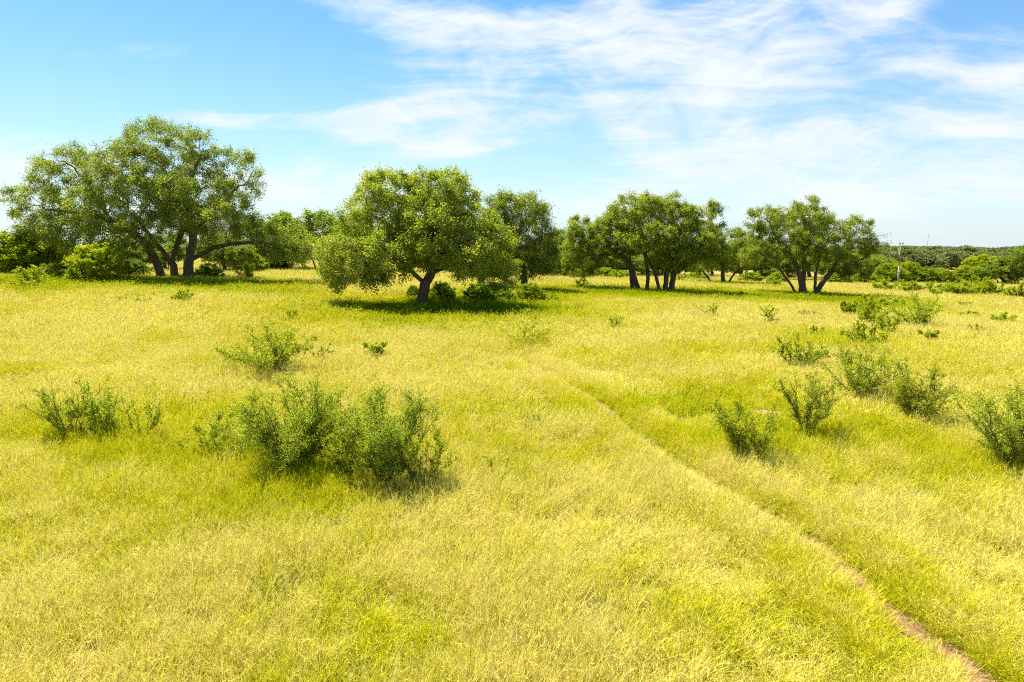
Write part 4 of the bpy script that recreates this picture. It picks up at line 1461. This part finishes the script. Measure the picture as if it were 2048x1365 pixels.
for k in range(3):
    SOURCES.append((weed_tuft(1050 + k, 110, 0.32, 0.34, 0.085), MAT_GRASS))                               # 23-25 broad leaved weeds

rng = np.random.default_rng(77)
PTS, WH, ROT, SIZ, TINT = [], [], [], [], []


def put(x, y, k, s, sz, tint):
    n = len(x)
    e = 0.5
    gx_, gy_ = (terrain(x + e, y) - terrain(x - e, y)) / (2 * e), (terrain(x, y + e) - terrain(x, y - e)) / (2 * e)
    yaw = rng.uniform(0, 6.283, n)
    c, s_ = np.cos(yaw), np.sin(yaw)
    rx_, ry_ = np.arctan(-gx_ * s_ + gy_ * c), -np.arctan(gx_ * c + gy_ * s_)
    PTS.append(np.column_stack([x, y, terrain(x, y)]))
    WH.append(np.asarray(k).astype(np.int32))
    ROT.append(np.column_stack([rx_, ry_, yaw]))
    SIZ.append(np.column_stack([s, s, sz]))
    TINT.append(tint)


def scatter_band(y0, y1, spacing, kinds, margin=4.0, clear=0.0, soft=0.0):
    """jittered grid of sward patches between two distances"""
    xm = 0.80 * y1 + margin
    gxx, gyy = np.meshgrid(np.arange(-xm, xm, spacing), np.arange(y0, y1, spacing))
    x = (gxx + rng.uniform(-0.5, 0.5, gxx.shape) * spacing).ravel()
    y = (gyy + rng.uniform(-0.5, 0.5, gxx.shape) * spacing).ravel()
    keep = np.abs(x) < 0.80 * y + margin
    td = trail_dist(x, y)
    keep &= td > clear
    for (cx, cy, rx, ry) in BARE:
        keep &= (((x - cx) / (rx + 1.0)) ** 2 + ((y - cy) / (ry + 1.0)) ** 2 > 1.0)
    x, y = x[keep], y[keep]
    n = len(x)
    s = rng.uniform(0.9, 1.15, n)
    hh = 0.35 + 1.35 * fbm(x / 1.5, y / 1.5, 71, 3)
    put(x, y, rng.choice(kinds, n), s, s * hh, green(x, y) + rng.normal(0, 0.08, n))


scatter_band(3.6, 17.0, 0.60, [3, 4, 5, 6, 7, 8], clear=0.66)
scatter_band(16.8, 34.0, 1.15, [9, 10, 11, 12, 13], clear=1.1)
scatter_band(33.5, 72.0, 2.3, [14, 15, 16, 17, 18])
scatter_band(71.0, 190.0, 3.6, [19, 20, 21, 22])
# single tufts close up to the trail and the bare patch
L = np.concatenate([[0], np.cumsum(np.linalg.norm(np.diff(TRAIL, axis=0), axis=1))])
u = rng.uniform(0, L[-1], 5200)
cx = np.interp(u, L, TRAIL[:, 0]) + rng.uniform(-1.25, 1.25, 5200)
cy = np.interp(u, L, TRAIL[:, 1]) + rng.uniform(-0.6, 0.6, 5200)
td = trail_dist(cx, cy)
keep = (td < 1.15) & ((td > 0.15 + 0.003 * cy + 0.14 * (fbm(cx / 0.9, cy / 0.9, 63, 2) - 0.35)) | (rng.uniform(0, 1, 5200) < 0.07)) & (cy > 3.6)
cx, cy, td = cx[keep], cy[keep], td[keep]
sz = rng.uniform(0.8, 1.25, len(cx)) * (0.60 + 0.45 * sstep(0.1, 0.55, td))
put(cx, cy, rng.integers(0, 3, len(cx)), sz, sz, green(cx, cy) + np.where(cx > np.interp(cy, TRAIL[::-1, 1], TRAIL[::-1, 0]), 0.55 * np.exp(-(td / 0.4) ** 2), -0.06 * np.exp(-((td - 0.4) / 0.3) ** 2)))  # darker green tint on the right stands in for shade of taller grass
for (bx, by, rx, ry) in BARE:
    a = rng.uniform(0, 6.283, 420)
    q = np.sqrt(rng.uniform(0.75, 7.5, 420))
    x, y = bx + rx * q * np.cos(a), by + ry * q * np.sin(a)
    sz = rng.uniform(0.5, 1.0, 420)
    put(x, y, rng.integers(0, 3, 420), sz, sz, green(x, y))
# broad leaved growth in the green patches under the trees, its dark tint deepening their shade
for (cx, cy, rx, ry, s) in PW:
    if s < 0.65:
        continue
    n = int(4.0 * rx * ry)
    x, y = rng.normal(cx, rx * 0.5, n), rng.normal(cy, ry * 0.5, n)
    PTS.append(np.column_stack([x, y, terrain(x, y)]))
    WH.append(rng.integers(23, 26, n).astype(np.int32))
    ROT.append(np.column_stack([rng.normal(0, 0.1, n), rng.normal(0, 0.1, n), rng.uniform(0, 6.28, n)]))
    sz = rng.uniform(0.7, 1.7, n)
    SIZ.append(np.column_stack([sz, sz, sz]))
    TINT.append(rng.normal(1.3, 0.25, n))
PTS, WH, ROT, SIZ, TINT = map(np.concatenate, (PTS, WH, ROT, SIZ, TINT))
print('grass tufts', len(PTS))
scatter('grass', PTS, {'which': WH, 'rot': ROT, 'size': SIZ, 'tint': TINT}, SOURCES, 'tall straw yellow and green grass covering the field')


def woods_crown(seed):
    rng = np.random.default_rng(seed)
    C = np.column_stack([rng.normal(0, 2.1, 34), rng.normal(0, 2.1, 34), rng.uniform(1.6, 6.6, 34)])
    C[:, 2] = np.minimum(C[:, 2], 7.2 - 0.22 * (C[:, 0] ** 2 + C[:, 1] ** 2))
    C = C[C[:, 2] > 0.8]
    n = 2600
    k = rng.integers(0, len(C), n)
    P = C[k] + norm(rng.normal(0, 1, (n, 3))) * (rng.uniform(0.5, 1.0, n) ** 0.5)[:, None] * np.array([1.25, 1.25, 0.9])
    P = P[P[:, 2] > 0]
    v, f, t = leaf_cards(P, rng, 0.62, 0.42, np.clip(rng.normal(0.45, 0.18, len(P)), 0, 1), 0.8)
    return build_mesh('woods_crown', v, f, False, {'tint': t})


rng = np.random.default_rng(99)
n = 26000
yy = np.sqrt(rng.uniform(320 ** 2, 1350 ** 2, n))
xx = rng.uniform(-0.95, 1.0, n) * yy
keep = fbm(xx / 60.0, yy / 60.0, 55, 2) > 0.30
keep &= (xx / yy > 0.3) | (yy < 700)
xx, yy = xx[keep], yy[keep]
n = len(xx)
sz = rng.uniform(0.6, 1.5, n) * (0.6 + 0.8 * fbm(xx / 120.0, yy / 120.0, 57, 2))
scatter('far_woods', np.column_stack([xx, yy, terrain(xx, yy) - 0.3]), {'which': rng.integers(0, 3, n).astype(np.int32), 'rot': np.column_stack([np.zeros(n), np.zeros(n), rng.uniform(0, 6.28, n)]),
        'size': np.column_stack([sz * 1.15, sz * 1.15, sz])}, [(woods_crown(k), MAT_WOODS) for k in (71, 72, 73)], 'grey green far woods covering the low ridge on the horizon')
